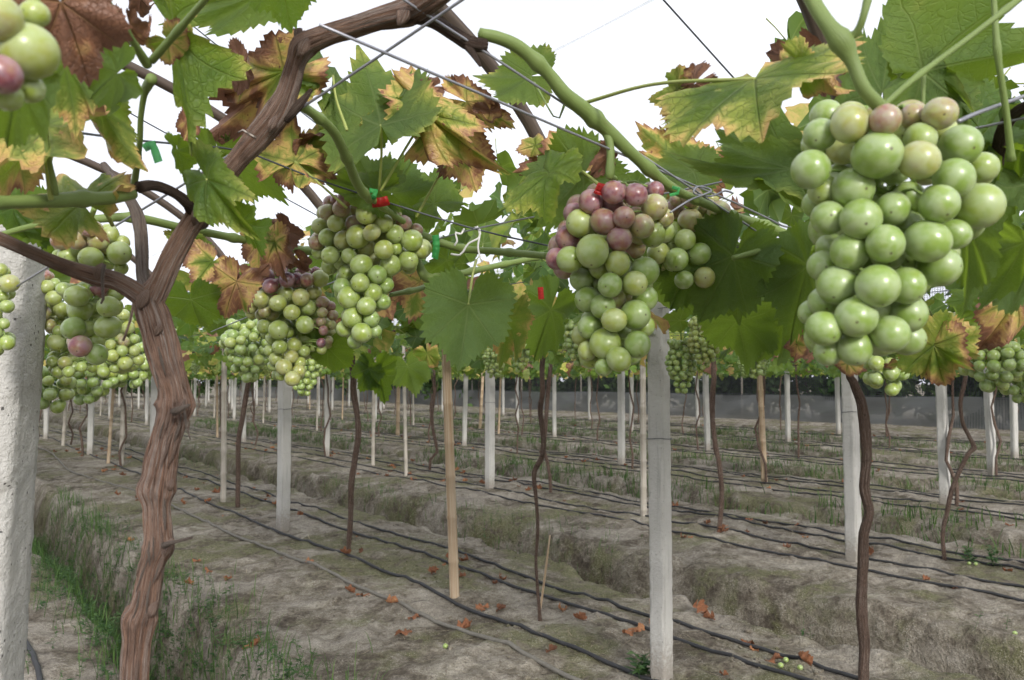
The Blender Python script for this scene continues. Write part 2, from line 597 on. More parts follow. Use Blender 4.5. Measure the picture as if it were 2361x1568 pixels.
def mat_soil():
    m = NT('soil')
    p = m.pos()
    mp = m.n('Mapping'); mp.inputs['Location'].default_value = (31, 17, 5)
    m.t.links.new(p, mp.inputs['Vector'])
    n1 = m.noise(2.0, p, 4.0, 0.6, 0.5)
    nm = m.noise(1.5, mp.outputs[0], 4.0, 0.62, 0.3)
    n2 = m.noise(10.0, p, 4.0, 0.65, 0.4)
    n3 = m.noise(44.0, p, 3.0, 0.7)
    n4 = m.noise(150.0, p, 2.0, 0.7)
    f = m.math('ADD', m.math('MULTIPLY', n1, 0.40), m.math('ADD', m.math('MULTIPLY', n2, 0.34), m.math('MULTIPLY', n3, 0.26)))
    c = m.ramp(f, [(0.36, (0.062, 0.050, 0.039)), (0.44, (0.130, 0.108, 0.084)), (0.50, (0.215, 0.186, 0.147)), (0.56, (0.305, 0.270, 0.220)), (0.64, (0.430, 0.390, 0.330))])
    moss = m.math('MULTIPLY', m.smooth(nm, 0.48, 0.60), m.smooth(n2, 0.34, 0.54))
    mosc = m.mix(n3, (0.060, 0.066, 0.022), (0.185, 0.185, 0.078))
    c = m.mix(m.math('MULTIPLY', moss, 0.75), c, mosc)
    c = m.mix(m.math('MULTIPLY', m.smooth(nm, 0.46, 0.38), 0.45), c, m.mix(n3, (0.20, 0.17, 0.14), (0.50, 0.455, 0.395)))
    c = m.mix(m.math('MULTIPLY', m.smooth(n4, 0.56, 0.66), m.math('MULTIPLY', m.smooth(n2, 0.42, 0.6), 0.6)), c, (0.52, 0.475, 0.41))
    c = m.mix(m.math('MULTIPLY', m.smooth(n4, 0.45, 0.35), 0.5), c, (0.050, 0.042, 0.034))
    c = m.mix(1.0, c, (0.93, 0.935, 0.93), 'MULTIPLY')
    h = m.math('ADD', m.math('ADD', m.math('MULTIPLY', n2, 1.6), n3), m.math('MULTIPLY', n4, 0.35))
    return m.done(m.bsdf(c, 0.95, 0.1, m.bump(h, 0.9, 0.017)))


def mat_concrete():
    m = NT('concrete')
    p = m.pos()
    n1 = m.noise(5.0, p, 4.0)
    n2 = m.noise(60.0, p, 5.0, 0.7)
    n3 = m.noise(190.0, p, 3.0, 0.6)
    vo = m.n('TexVoronoi'); vo.inputs['Scale'].default_value = 85.0
    m.t.links.new(p, vo.inputs['Vector'])
    pit = m.math('MULTIPLY', m.smooth(vo.outputs['Distance'], 0.22, 0.12), m.smooth(n2, 0.52, 0.60))
    c = m.mix(n1, (0.40, 0.385, 0.355), (0.58, 0.565, 0.53))
    c = m.mix(m.math('MULTIPLY', m.smooth(n3, 0.55, 0.75), 0.35), c, (0.62, 0.60, 0.57))
    c = m.mix(m.math('MULTIPLY', pit, 0.75), c, (0.10, 0.092, 0.080))
    c = m.mix(m.math('MULTIPLY', m.smooth(n1, 0.60, 0.75), 0.25), c, (0.22, 0.20, 0.15))
    sz = m.n('SeparateXYZ'); m.t.links.new(p, sz.inputs[0])                       # splashed mud at the foot, its edge ragged
    mud = m.smooth(m.math('ADD', sz.outputs[2], m.math('MULTIPLY', m.math('SUBTRACT', n2, 0.5), 0.35)), 0.22, 0.02)
    c = m.mix(m.math('MULTIPLY', mud, 0.65), c, (0.20, 0.165, 0.125))
    streak = m.noise(3.0, m.coord('Object', (14, 14, 0.9)), 4.0, 0.6)
    c = m.mix(m.math('MULTIPLY', m.smooth(streak, 0.55, 0.72), 0.35), c, (0.20, 0.19, 0.165))
    h = m.math('SUBTRACT', m.math('ADD', m.math('MULTIPLY', n2, 1.0), m.math('MULTIPLY', n3, 0.5)), m.math('MULTIPLY', pit, 1.2))
    return m.done(m.bsdf(c, 0.92, 0.15, m.bump(h, 1.0, 0.006)))


def mat_bamboo(name, a, b):
    m = NT(name)
    n1 = m.noise(1.0, m.coord('UV', (7, 1.2, 1)), 5.0, 0.7, 0.4)
    n2 = m.noise(14.0, m.pos(), 4.0)
    c = m.mix(m.smooth(n1, 0.35, 0.65), a, b)
    c = m.mix(m.math('MULTIPLY', m.smooth(n2, 0.55, 0.75), 0.5), c, tuple(k * 0.45 for k in a))
    return m.done(m.bsdf(c, 0.6, 0.3, m.bump(n1, 0.3, 0.002)))


def mat_sheet(name, col, trans, transp, rough=0.5, scale=6.0):
    m = NT(name)
    n1 = m.noise(scale, m.coord('UV', (1, 5, 1)), 5.0, 0.7, 1.0)
    p = m.bsdf(m.mix(n1, tuple(k * 0.8 for k in col), col), rough, 0.5, m.bump(n1, 0.5, 0.02))
    t = m.n('BsdfTranslucent'); m.set(t.inputs[0], col)
    a = m.n('MixShader'); a.inputs[0].default_value = trans
    m.t.links.new(p, a.inputs[1]); m.t.links.new(t.outputs[0], a.inputs[2])
    tp = m.n('BsdfTransparent')
    b = m.n('MixShader')
    m.set(b.inputs[0], m.math('ADD', transp - 0.12, m.math('MULTIPLY', n1, 0.24), clamp=True))
    m.t.links.new(a.outputs[0], b.inputs[1]); m.t.links.new(tp.outputs[0], b.inputs[2])
    return m.done(b.outputs[0])


def mat_weed(name, lo, hi, trans=0.3):
    m = NT(name)
    a = m.attr('age')
    c = m.mix(a, lo, hi)
    p = m.bsdf(c, 0.6, 0.3)
    t = m.n('BsdfTranslucent'); m.set(t.inputs[0], c)
    x = m.n('MixShader'); x.inputs[0].default_value = trans
    m.t.links.new(p, x.inputs[1]); m.t.links.new(t.outputs[0], x.inputs[2])
    return m.done(x.outputs[0])


M_LEAF = mat_leaf('vine_leaf', 'OBJECT')
M_LEAFG = mat_foliage()
M_LEAFM = mat_foliage('OBJECT')
M_DRY = mat_dry()
M_PETI = mat_plain('petiole', (0.30, 0.34, 0.09), 0.5, 0.4, 0.25, 30)
M_BARK = mat_bark('peeling_bark', (0.400, 0.220, 0.140), (0.560, 0.480, 0.430), (0.110, 0.064, 0.048), 6.0, 26.0)
M_BARKG = mat_bark('grey_bark', (0.280, 0.205, 0.160), (0.400, 0.350, 0.310), (0.100, 0.075, 0.060), 9.0, 22.0)
M_BARKD = mat_bark('dark_bark', (0.130, 0.080, 0.058), (0.230, 0.180, 0.150), (0.040, 0.027, 0.021), 8.0, 16.0)
M_CANE = mat_cane('green_cane', (0.135, 0.185, 0.050), (0.20, 0.115, 0.055))
M_STEM = mat_cane('bunch_stem', (0.190, 0.270, 0.070), (0.20, 0.14, 0.06))
M_BERRY = mat_berry()
M_SOIL = mat_soil()
M_CONC = mat_concrete()
M_BAMB = mat_bamboo('bamboo_tan', (0.34, 0.225, 0.125), (0.47, 0.385, 0.285))
M_BAMG = mat_bamboo('bamboo_grey', (0.330, 0.290, 0.235), (0.47, 0.43, 0.375))
M_RIB = mat_bamboo('rib_brown', (0.080, 0.058, 0.044), (0.125, 0.092, 0.070))
M_HOSE = mat_plain('black_hose', (0.034, 0.034, 0.036), 0.62, 0.35, 0.6, 22, 0.2)
M_HOSEG = mat_plain('weathered_hose', (0.170, 0.158, 0.135), 0.85, 0.2, 0.4, 35, 0.3)
M_WIRE = mat_plain('steel_wire', (0.30, 0.30, 0.33), 0.42, 0.5, 0.25, 40, 0, 0.6)
M_WIRED = mat_plain('dark_wire', (0.055, 0.060, 0.068), 0.5, 0.5, 0.3, 40)
M_TIE = mat_plain('white_tie', (0.72, 0.71, 0.69), 0.5, 0.4, 0.1)
M_GTAPE = mat_sheet('green_tape', (0.09, 0.50, 0.14), 0.4, 0.14, 0.35)
M_RTAPE = mat_sheet('red_tape', (0.62, 0.03, 0.025), 0.4, 0.12, 0.4)
M_NET = mat_plain('net_thread', (0.040, 0.042, 0.046), 0.7, 0.3, 0.2)
M_SKIRT = mat_sheet('plastic_skirt', (0.24, 0.245, 0.24), 0.35, 0.34, 0.4, 3.0)
M_FILM = mat_sheet('roof_film', (0.92, 0.94, 0.97), 0.85, 0.62, 0.3, 2.0)
M_GRASS = mat_weed('grass_blades', (0.036, 0.085, 0.020), (0.120, 0.205, 0.050))
M_WEED = mat_weed('weed_leaves', (0.028, 0.078, 0.022), (0.105, 0.180, 0.055))
M_STRAW = mat_weed('straw', (0.12, 0.085, 0.05), (0.42, 0.35, 0.24), 0.1)
M_STONE = mat_plain('clod', (0.40, 0.36, 0.30), 0.95, 0.1, 0.4, 30, 0.5)
M_TREE = mat_weed('tree_leaves', (0.028, 0.062, 0.022), (0.110, 0.185, 0.050), 0.4)
M_WOOD = mat_bark('tree_bark', (0.13, 0.09, 0.06), (0.2, 0.17, 0.14), (0.05, 0.035, 0.025))

# ------------------------------------------------------------------ ground: raised beds and furrows
BED = 2.97
VC = [2.5 + BED * (k - 1) for k in range(0, 8)]          # bed centres; bed 0 is the one the camera stands over
VC[0] = -0.25
FUR = [1.08] + [VC[k] + BED / 2 + 0.02 for k in range(1, 7)]
VEND = 22.35


def hgt(u, v):
    u = np.asarray(u, float); v = np.asarray(v, float)
    w = v + 0.10 * fbm(u * 0.55, v * 0.3, 3, 3) + 0.035 * fbm(u * 3.0, v * 1.2, 5, 3)
    d = np.full(np.broadcast(u, v).shape, 9.0)
    for f in FUR + [-1.75]:
        d = np.minimum(d, np.abs(w - f) + (0.11 if f < 2 else 0.0))
    t = np.clip((d - 0.23) / 0.19, 0, 1)
    depth = 0.52 * (1 - np.clip(t * 1.12, 0, 1) ** 1.15 * (2.15 - 1.15 * np.clip(t * 1.12, 0, 1)))
    crown = -0.030 * np.clip(1 - (d - 0.5) / 0.5, 0, 1)
    z = -depth + crown
    inside = np.clip((VEND - 0.4 - v) / 0.5, 0, 1)
    z = z * inside
    bank = np.exp(-((d - 0.32) / 0.12) ** 2)
    z = z + 0.040 * fbm(u * 1.4, v * 1.8, 21, 4) + 0.022 * np.abs(fbm(u * 5, v * 6, 31, 4)) - 0.008
    z = z + bank * 0.13 * fbm(u * 4.5, v * 4.5, 44, 4)
    z = z + 0.030 * fbm(u * 11, v * 11, 51, 3)
    return z


def axis(vals):
    return np.unique(np.round(np.array(vals), 4))


uu = list(np.arange(-1.6, 4.6, 0.036)); x = 4.6
while x < 75:
    uu.append(x); x += 0.0085 * x
uu = axis(uu + [-400, -150, -60, -20, -8, -4, -2.6, 80, 90, 110, 150, 250, 500])
vv = axis(list(np.arange(-1.5, 7.0, 0.034)) + list(np.arange(7.0, 22.8, 0.075)) + [-400, -120, -40, -15, -6, -3, -2.2, -1.8, 24, 26, 30, 40, 60, 120, 400])
Ug, Vg = np.meshgrid(uu, vv, indexing='ij')
Z = hgt(Ug, Vg)
far = (np.abs(Ug) > 100) | (np.abs(Vg) > 100)
Z[far] = 0
pos = Ug[..., None] * DU + Vg[..., None] * DV
pos[..., 2] = Z
nu, nv = Ug.shape
ii = np.arange(nu - 1)[:, None]; jj = np.arange(nv - 1)[None, :]
a = ii * nv + jj
F = np.stack([a, a + 1, a + nv + 1, a + nv], -1).reshape(-1, 4)[:, ::-1]
ground = link('ground', mesh_arr('ground', pos.reshape(-1, 3), F), M_SOIL)
tag(ground, 'pale dusty clay soil raised into long planting beds with furrows between', 'ground', kind='structure')


def gz(p):
    u, v = uv_of(p)
    return float(hgt(u, v))


def on_ground(px, py):
    p = gnd(px, py, 0.0)
    for _ in range(3):
        p = gnd(px, py, gz(p))
    return p


# ------------------------------------------------------------------ drip hoses
ORD = ['nearest', 'second', 'third', 'fourth', 'fifth', 'sixth', 'seventh']


def hose(u0, u1, v, r, mat, label, seed, group, dv=None):
    us = [u0]
    while us[-1] < u1:
        us.append(us[-1] + max(0.10, 0.02 * us[-1]))
    us = np.array(us)
    w = v + 0.055 * fbm(us * 0.32, np.full_like(us, seed * 3.1), seed, 2) * 2 + (dv(us) if dv else 0)
    z = hgt(us, w)
    zs = np.maximum(z, np.convolve(np.pad(z, 2, 'edge'), np.ones(5) / 5, 'valid')) + r * 0.75
    pts = us[:, None] * DU + w[:, None] * DV
    pts[:, 2] = zs
    o = tube('drip_hose', pts, np.full(len(pts), r), mat, sides=7, step=0.09)
    tag(o, label, 'hose', group)
    return o


GH = 'drip hoses lying along the planting beds'
hose(0.2, 45, 2.20, 0.0105, M_HOSEG, 'pale weathered hose along the near edge of the bed with the rough post', 4, GH,
     lambda u: -0.28 * np.clip((u - 6) / 6, 0, 1) + 0.05 * np.sin(u * 0.9))
hose(0.2, 45, 2.50, 0.0100, M_HOSE, 'black drip hose passing the foot of the rough centre post', 5, GH)
hose(0.2, 45, 2.97, 0.0095, M_HOSE, 'black drip hose just behind the rough centre post', 6, GH)
hose(0.2, 45, 3.24, 0.0095, M_HOSE, 'black drip hose beside the furrow behind the rough centre post', 7, GH)
hose(1.2, 8, 0.40, 0.0120, M_HOSE, 'black hose on the bed beside the wide foreground post', 9, GH, lambda u: -0.14 * np.sin(u * 1.1))
for k in range(2, 7):
    offs = [-0.38, -0.02, 0.42] + ([0.66] if k < 4 else [])
    nm = ['front', 'middle', 'back', 'rearmost']
    for q, of in enumerate(offs):
        hose(-2, 60, VC[k] + of, 0.009, M_HOSE, f'black drip hose, {nm[q]} line of the {ORD[k - 1]} bed back', 20 + 5 * k + q, GH)

# ------------------------------------------------------------------ posts of concrete and bamboo
def post_mesh(side, h, seed, fine=True):
    """square concrete post with chipped arrises and a rough face, standing on z = 0"""
    n = 9 if fine else 3
    st = 0.012 if fine else 0.12
    m = int(h / st)
    s = side / 2
    prof = []
    for a, b in (((-s, -s), (s, -s)), ((s, -s), (s, s)), ((s, s), (-s, s)), ((-s, s), (-s, -s))):
        for k in range(n):
            t = k / n
            prof.append((a[0] * (1 - t) + b[0] * t, a[1] * (1 - t) + b[1] * t))
    prof = np.array(prof)
    np_ = len(prof)
    corner = np.array([min(k % n, n - k % n) == 0 for k in range(np_)])
    zz = np.linspace(0, h, m + 1)
    V = np.zeros((m + 1, np_, 3))
    V[:, :, 0] = prof[:, 0]; V[:, :, 1] = prof[:, 1]; V[:, :, 2] = zz[:, None]
    rad = np.linalg.norm(prof, axis=1)
    idx = np.arange(np_)
    d = 0.0022 * fbm(idx[None, :] * 0.9 + 50, zz[:, None] * 60, seed, 3)
    ch = np.where(corner[None, :], -0.0035 - 0.012 * np.clip(fbm(idx[None, :] * 3.0, zz[:, None] * 26, seed + 7, 3) + 0.1, 0, 1), 0)
    V[:, :, :2] *= (1 + (d + ch) / rad)[:, :, None]
    V[:, :, 0] += (0.006 * vn(zz * 1.7, zz * 0, seed + 2))[:, None]
    V = V.reshape(-1, 3)
    i = np.arange(m)[:, None]; j = np.arange(np_)[None, :]
    a = i * np_ + j; b = i * np_ + (j + 1) % np_
    F = np.stack([a, b, b + np_, a + np_], -1).reshape(-1, 4)
    k = len(V)
    V = np.vstack([V, [0, 0, h]])
    e = m * np_
    top = np.stack([np.full(np_, k), e + idx, e + (idx + 1) % np_], -1)
    return mesh_arr('concrete_post', V, [F, top], None, fine)


CONC_FINE = [post_mesh(0.088, 2.05, 5), post_mesh(0.088, 2.05, 15)]
CONC_FAR = [post_mesh(0.088, 2.05, 25, False)]
for q in CONC_FINE + CONC_FAR:
    q.materials.append(M_CONC)


def tie_ring(parent, p, r, mat=None):
    th = np.linspace(0, 2 * math.pi, 13)
    pts = np.stack([p[0] + r * np.cos(th), p[1] + r * np.sin(th), p[2] + 0.004 * np.sin(3 * th)], -1)
    return tube('wire_tie', pts, np.full(13, 0.0016), mat or M_WIRED, parent, sides=5, step=0.02)


ROW = {}


def enrol(kind, p, o, label, own):
    k = int(np.argmin([abs(uv_of(p)[1] - c) for c in VC[:7]]))
    ROW.setdefault((kind, k), []).append((project(p)[0], o, label, own))


def concrete(p, rz, label, group=None, fine=True, lean=(0, 0), scale=1.0, ties=()):
    o = link('concrete_post', random.choice(CONC_FINE if fine else CONC_FAR))
    z = gz(p) - 0.12
    o.location = (p[0], p[1], z)
    o.rotation_euler = (lean[0], lean[1], rz)
    o.scale = (scale, scale, 1)
    tag(o, label, 'post', group)
    enrol('post', p, o, label, fine)
    for t in ties:
        pts = []
        hs = 0.0465
        for (a, b) in ((-1, -1), (1, -1), (1, 1), (-1, 1), (-1, -1)):
            pts.append((a * hs, b * hs, t + 0.12 + random.uniform(-.006, .006)))
        V, F, uv = tube_arr(np.array(pts), np.full(5, 0.0017), 5, 0.02)
        me = mesh_arr('wire_tie', V, F, uv); me.materials.append(M_WIRED)
        w = bpy.data.objects.new('wire_tie', me); COL.objects.link(w); w.parent = o
    return o


def bamboo(base, top, r, mat, label, group=None, seed=0, sides=14):
    base = np.asarray(base, float); top = np.asarray(top, float)
    L = np.linalg.norm(top - base)
    ts, rr = [], []
    rs = np.random.default_rng(seed)
    s = -0.1
    nodes = []
    x = rs.uniform(0.05, 0.15)
    while x < L:
        nodes.append(x); x += rs.uniform(0.19, 0.27)
    pos_, rad = [], []
    xs = sorted(set([0.0, L] + sum([[max(0, q - 0.012), q - 0.004, q, q + 0.004, q + 0.014] for q in nodes], [])))
    for x in xs:
        if x > L: continue
        d = min([abs(x - q) for q in nodes] + [1])
        k = 1.10 if d < 0.001 else (1.13 if d < 0.005 else 1.0)
        pos_.append(base + (top - base) * (x / L)); rad.append(r * k * (1 - 0.12 * x / L))
    pos_ = np.array(pos_); rad = np.array(rad)
    n = len(pos_); th = np.arange(sides) * 2 * math.pi / sides
    V = pos_[:, None, :] + rad[:, None, None] * np.stack([np.cos(th), np.sin(th), 0 * th], -1)[None]
    V = V.reshape(-1, 3)
    i = np.arange(n - 1)[:, None]; j = np.arange(sides)[None, :]
    a = i * sides + j; b = i * sides + (j + 1) % sides
    F = np.stack([a, b, b + sides, a + sides], -1).reshape(-1, 4)
    uv = np.zeros((len(V), 2))
    uv[:, 0] = np.tile(np.abs(np.arange(sides) / sides - .5) * 2, n); uv[:, 1] = np.repeat(np.array(xs[:n]), sides)
    me = mesh_arr('bamboo_stake', V - base, F, uv); me.materials.append(mat)
    o = link('bamboo_stake', me)
    o.location = base
    enrol('stake', base, o, label, sides > 8)
    return tag(o, label, 'stake', group)


# the wide post at the picture's edge
pL = at(-110, 1100, 1.16)
concrete((pL[0], pL[1], 0), R(14), 'wide pitted concrete post at the picture edge with grapes hanging before it', 'trellis posts', True, (0, R(1.6)), 1.42).scale.z = .80
GP = 'trellis posts'
concrete(P(2.22, 2.530), R(48), 'rough white concrete post standing tallest in the middle of the picture', GP, True, ties=(1.0,), scale=.83)
concrete(P(6.44, 2.56), R(46), 'concrete post whose top is hidden by the half red grape bunch', GP, True, ties=(1.02,))
concrete(P(10.6, 2.5), R(15), 'concrete post half hidden behind the peeling vine trunk', GP, True)
concrete(P(14.9, 2.5), R(20), 'pale concrete post between the wide edge post and the peeling trunk', GP, True)
concrete(P(2.87, 5.30), R(40), 'concrete post just beside the knobbly dark trunk', GP, True, (R(.6), R(-1.2)), ties=(1.05,))
concrete(P(7.33, 5.40), R(46), 'concrete post just beyond the orange bamboo stake', GP, True, ties=(1.0,))
concrete(P(12.2, 5.59), R(8), 'white concrete post right of the dark-topped post behind hanging grapes', GP, True)
concrete(P(3.56, 8.40), R(42), 'concrete post under the yellow-blotched leaf', GP, True, (0, R(-1.0)))
concrete(P(8.3, 8.6), R(50), 'square concrete post just past the rough centre post, in the third bed', GP, True)
concrete(P(4.3, 11.6), R(10), 'concrete post in the fourth bed beside the sharply bent thin trunk', GP, True, (0, R(-1.2)))
concrete(P(9.1, 11.7), R(10), 'concrete post in the fourth bed behind the upright dark trunk', GP, True, (0, R(-1.0)))
FARP = 'slim pale concrete post far back among the rows'
used = {(k, j) for k in (1, 2, 3, 4) for j in range(2)} | {(1, 2), (1, 3), (2, 2)}
for k in range(0, 7):
    for j in range(0, 12):
        if k == 0 and j < 3 or (k, j) in used: continue
        u = 2.3 + 0.62 * (k - 1) + 4.35 * j + random.uniform(-.25, .25)
        if u > 50: continue
        p = P(u, VC[k] + random.uniform(-.1, .12) + (0.3 if k == 0 else 0))
        x, y, zz = project(p)
        if not (-60 < x < 2420): continue
        concrete(p, R(random.uniform(0, 40)), FARP, 'far posts', False, (R(random.uniform(-1, 1)), R(random.uniform(-1, 1))))
# bamboo stakes: listed by the point where they meet the soil
def stake(px, py, tx, ty, r, mat, label, group='bamboo stakes', seed=1):
    b = on_ground(px, py)
    _, _, zz = project(b)
    t = at(tx, ty, zz)
    t = b + (t - b) * (1.9 / max(0.3, (t - b)[2]))
    b = b - (t - b) * 0.04
    return bamboo(b, t, r, mat, label, group, seed)


stake(1048, 1370, 1030, 850, 0.0285, M_BAMB, 'orange-tinged bamboo stake standing alone left of the rough centre post', seed=3)
stake(515, 1160, 517, 850, 0.0290, M_BAMG, 'grey bamboo stake next to a dark trunk behind the peeling vine', seed=5)
stake(279, 1074, 288, 870, 0.036, M_BAMG, 'whitish bamboo stake with dark rings left of the peeling trunk', seed=6)
stake(145, 1030, 155, 880, 0.030, M_BAMG, 'thin grey bamboo stake next to the wide edge post', seed=7)
stake(860, 1072, 862, 880, 0.027, M_BAMG, 'pale bamboo stake under a hanging dark leaf', seed=8)
stake(1484, 1190, 1482, 860, 0.030, M_BAMG, 'grey bamboo stake tight behind the rough centre post', seed=9)
stake(1763, 1115, 1752, 860, 0.038, M_BAMB, 'tan bamboo stake with weeds round its foot', seed=10)
stake(2055, 1018, 2052, 890, 0.045, M_BAMB, 'yellowish bamboo stake before the dark netting at the back', seed=11)
stake(1107, 987, 1113, 870, 0.045, M_BAMB, 'light bamboo stake behind the concrete post beyond the orange stake', seed=12)
stake(917, 1004, 919, 860, 0.045, M_BAMB, 'tan bamboo stake right of the pale stake under the dark leaf', seed=13)
for k in range(0, 7):
    for j in range(0, 11):
        u = 4.4 + 0.62 * (k - 1) + 4.35 * j + random.uniform(-.4, .4)
        if u > 46 or (k <= 2 and u < 9) or (k == 3 and u < 5): continue
        p = P(u, VC[k] + random.uniform(-.12, .12) + (0.3 if k == 0 else 0))
        x, y, zz = project(p)
        if not (0 < x < 2361) or random.random() < 0.5: continue
        p[2] = gz(p) - 0.08
        t = p + np.array([random.uniform(-.08, .08), random.uniform(-.08, .08), 1.95])
        bamboo(p, t, 0.026, random.choice([M_BAMG, M_BAMG, M_BAMB]), 'slim bamboo stake far back among the rows', 'far stakes', j + 17 * k, 6)
# a split sliver leaning at the forked trunk
b = on_ground(1243, 1410); zz = project(b)[2]
o = tube('bamboo_sliver', [b - np.array([0, 0, .03]), at(1256, 1330, zz), at(1268, 1234, zz)], [0.007, 0.0065, 0.005], M_BAMB, sides=6, step=0.05)
tag(o, 'short thin bamboo sliver leaning by the foot of the slender forked trunk', 'stake')

# ------------------------------------------------------------------ fence net, plastic skirt and shrubs beyond
fp = P(20, VEND)
fence = thing('net_fence', (fp[0], fp[1], 0), 'dark mesh net fence with grey plastic sheeting along its foot, behind all rows', 'fence')
acc = Acc()
us = np.arange(-14, 72, 0.07)
TH = 0.0055


def ribbon(a, b, n, w):
    a, b, w = np.asarray(a), np.asarray(b), np.asarray(w)
    t = np.linspace(0, 1, n)[:, None]
    c = a * (1 - t) + b * t
    return c, w


def sheetpt(u, z):
    v = VEND + 0.06 * np.sin(u * 1.3 + z * 2) + 0.10 * vn(np.asarray(u) * 0.7, np.asarray(z) * 0.9, 71)
    q = np.asarray(u)[..., None] * DU + v[..., None] * DV
    q[..., 2] = z
    return q


zl = np.linspace(0.02, 5.0, 7)
for u in us:
    c = sheetpt(np.full(7, u), zl)
    V = np.vstack([c - DU * TH, c + DU * TH])
    i = np.arange(6)
    acc.add(V, np.stack([i, i + 7, i + 8, i + 1], -1))
uq = np.arange(-14, 72, 0.8)
for z in np.arange(0.8, 5.0, 0.05):
    c = sheetpt(uq, np.full(len(uq), z) + 0.012 * np.sin(uq * 2.1 + z * 9))
    n = len(uq)
    V = np.vstack([c - [0, 0, TH], c + [0, 0, TH]])
    i = np.arange(n - 1)
    acc.add(V, np.stack([i, i + 1, i + n + 1, i + n], -1))
me = acc.mesh('netting', fp, False); me.materials.append(M_NET)
o = link('netting', me, None, None); o.parent = fence; o['kind'] = 'stuff'
us2 = np.arange(-14, 72, 0.25); zs2 = np.linspace(-0.05, 0.82, 10)
Uq, Zq = np.meshgrid(us2, zs2, indexing='ij')
v = VEND - 0.05 + 0.07 * vn(Uq * 1.2, Zq * 2.5, 81) + 0.03 * np.sin(Uq * 2.2 + Zq * 5)
q = Uq[..., None] * DU + v[..., None] * DV
q[..., 2] = Zq + 0.06 * vn(Uq * .35, Uq * 0, 85) * (Zq > 0.3)
n1, n2 = Uq.shape
a = np.arange(n1 - 1)[:, None] * n2 + np.arange(n2 - 1)[None, :]
Fq = np.stack([a, a + 1, a + n2 + 1, a + n2], -1).reshape(-1, 4)
me = mesh_arr('plastic_skirt', q.reshape(-1, 3) - fp, Fq, np.stack([Uq.ravel() * .3, Zq.ravel()], -1)); me.materials.append(M_SKIRT)
link('plastic_skirt', me).parent = fence
for z in (0.83, 2.4, 5.0):
    c = sheetpt(uq, np.full(len(uq), z))
    tube('rail_wire', c, np.full(len(c), 0.006), M_WIRED, fence, sides=4, step=1.0)
for u in np.arange(-12, 70, 4.0):
    p = P(u, VEND + 0.1)
    tube('fence_pole', [p + [0, 0, -.2], p + [0, 0, 5.0]], [0.035, 0.03], M_BAMG, fence, sides=7, step=2.5)


def shrub(u, v, h, w, n, label, seed):
    rs = np.random.default_rng(seed)
    p = P(u, v)
    root = thing('shrub', p, label, 'shrub', 'shrubs beyond the net')
    a = Acc()
    for k in range(6):
        th = rs.uniform(0, 6.28); d = rs.uniform(.1, .5) * w
        b = p + [rs.normal(0, .15), rs.normal(0, .15), -0.1]
        t = p + [math.cos(th) * d, math.sin(th) * d, h * rs.uniform(.6, .95)]
        V, F, uv = tube_arr([b, (b + t) / 2 + rs.normal(0, .12, 3), t], [0.05, 0.035, 0.012], 5, 0.4)
        a.add(V, F, uv)
    me = a.mesh('trunk', p); me.materials.append(M_WOOD)
    link('trunk', me).parent = root
    cl = p + np.stack([rs.normal(0, w * .45, 26), rs.normal(0, w * .45, 26), rs.uniform(0.15, 1, 26) * h], -1)
    ci = rs.integers(0, 26, n)
    c = cl[ci] + rs.normal(0, .26, (n, 3))
    c[:, 2] = np.clip(c[:, 2], 0.05, h * 1.05)
    ax = rs.normal(0, 1, (n, 3)); ax /= np.linalg.norm(ax, axis=1)[:, None]
    bx = np.cross(ax, rs.normal(0, 1, (n, 3))); bx /= np.linalg.norm(bx, axis=1)[:, None]
    s = rs.uniform(.11, .23, (n, 1))
    V = np.stack([c - ax * s, c + bx * s * .45, c + ax * s, c - bx * s * .45], 1).reshape(-1, 3)
    a = Acc()
    a.add(V, np.arange(4 * n).reshape(-1, 4), None, np.repeat(np.clip(rs.normal(.45, .22, n) + .1 * (ci % 5 - 2), 0, 1), 4))
    me = a.mesh('crown', p, False); me.materials.append(M_TREE)
    o = link('crown', me); o.parent = root; o['kind'] = 'stuff'


for k in range(26):
    shrub(3 + 2.3 * k + random.uniform(-.5, .5), VEND + random.uniform(1.2, 3.2), random.uniform(2.9, 3.9), random.uniform(1.6, 2.2), 3800,
          'leafy dark green shrub seen through the back net', 100 + k)
for k in range(11):
    shrub(66 + random.uniform(-2, 4), -5 + 2.6 * k, random.uniform(3, 4.2), 2.6, 3000, 'hazy green bush closing the far end of the rows', 200 + k)

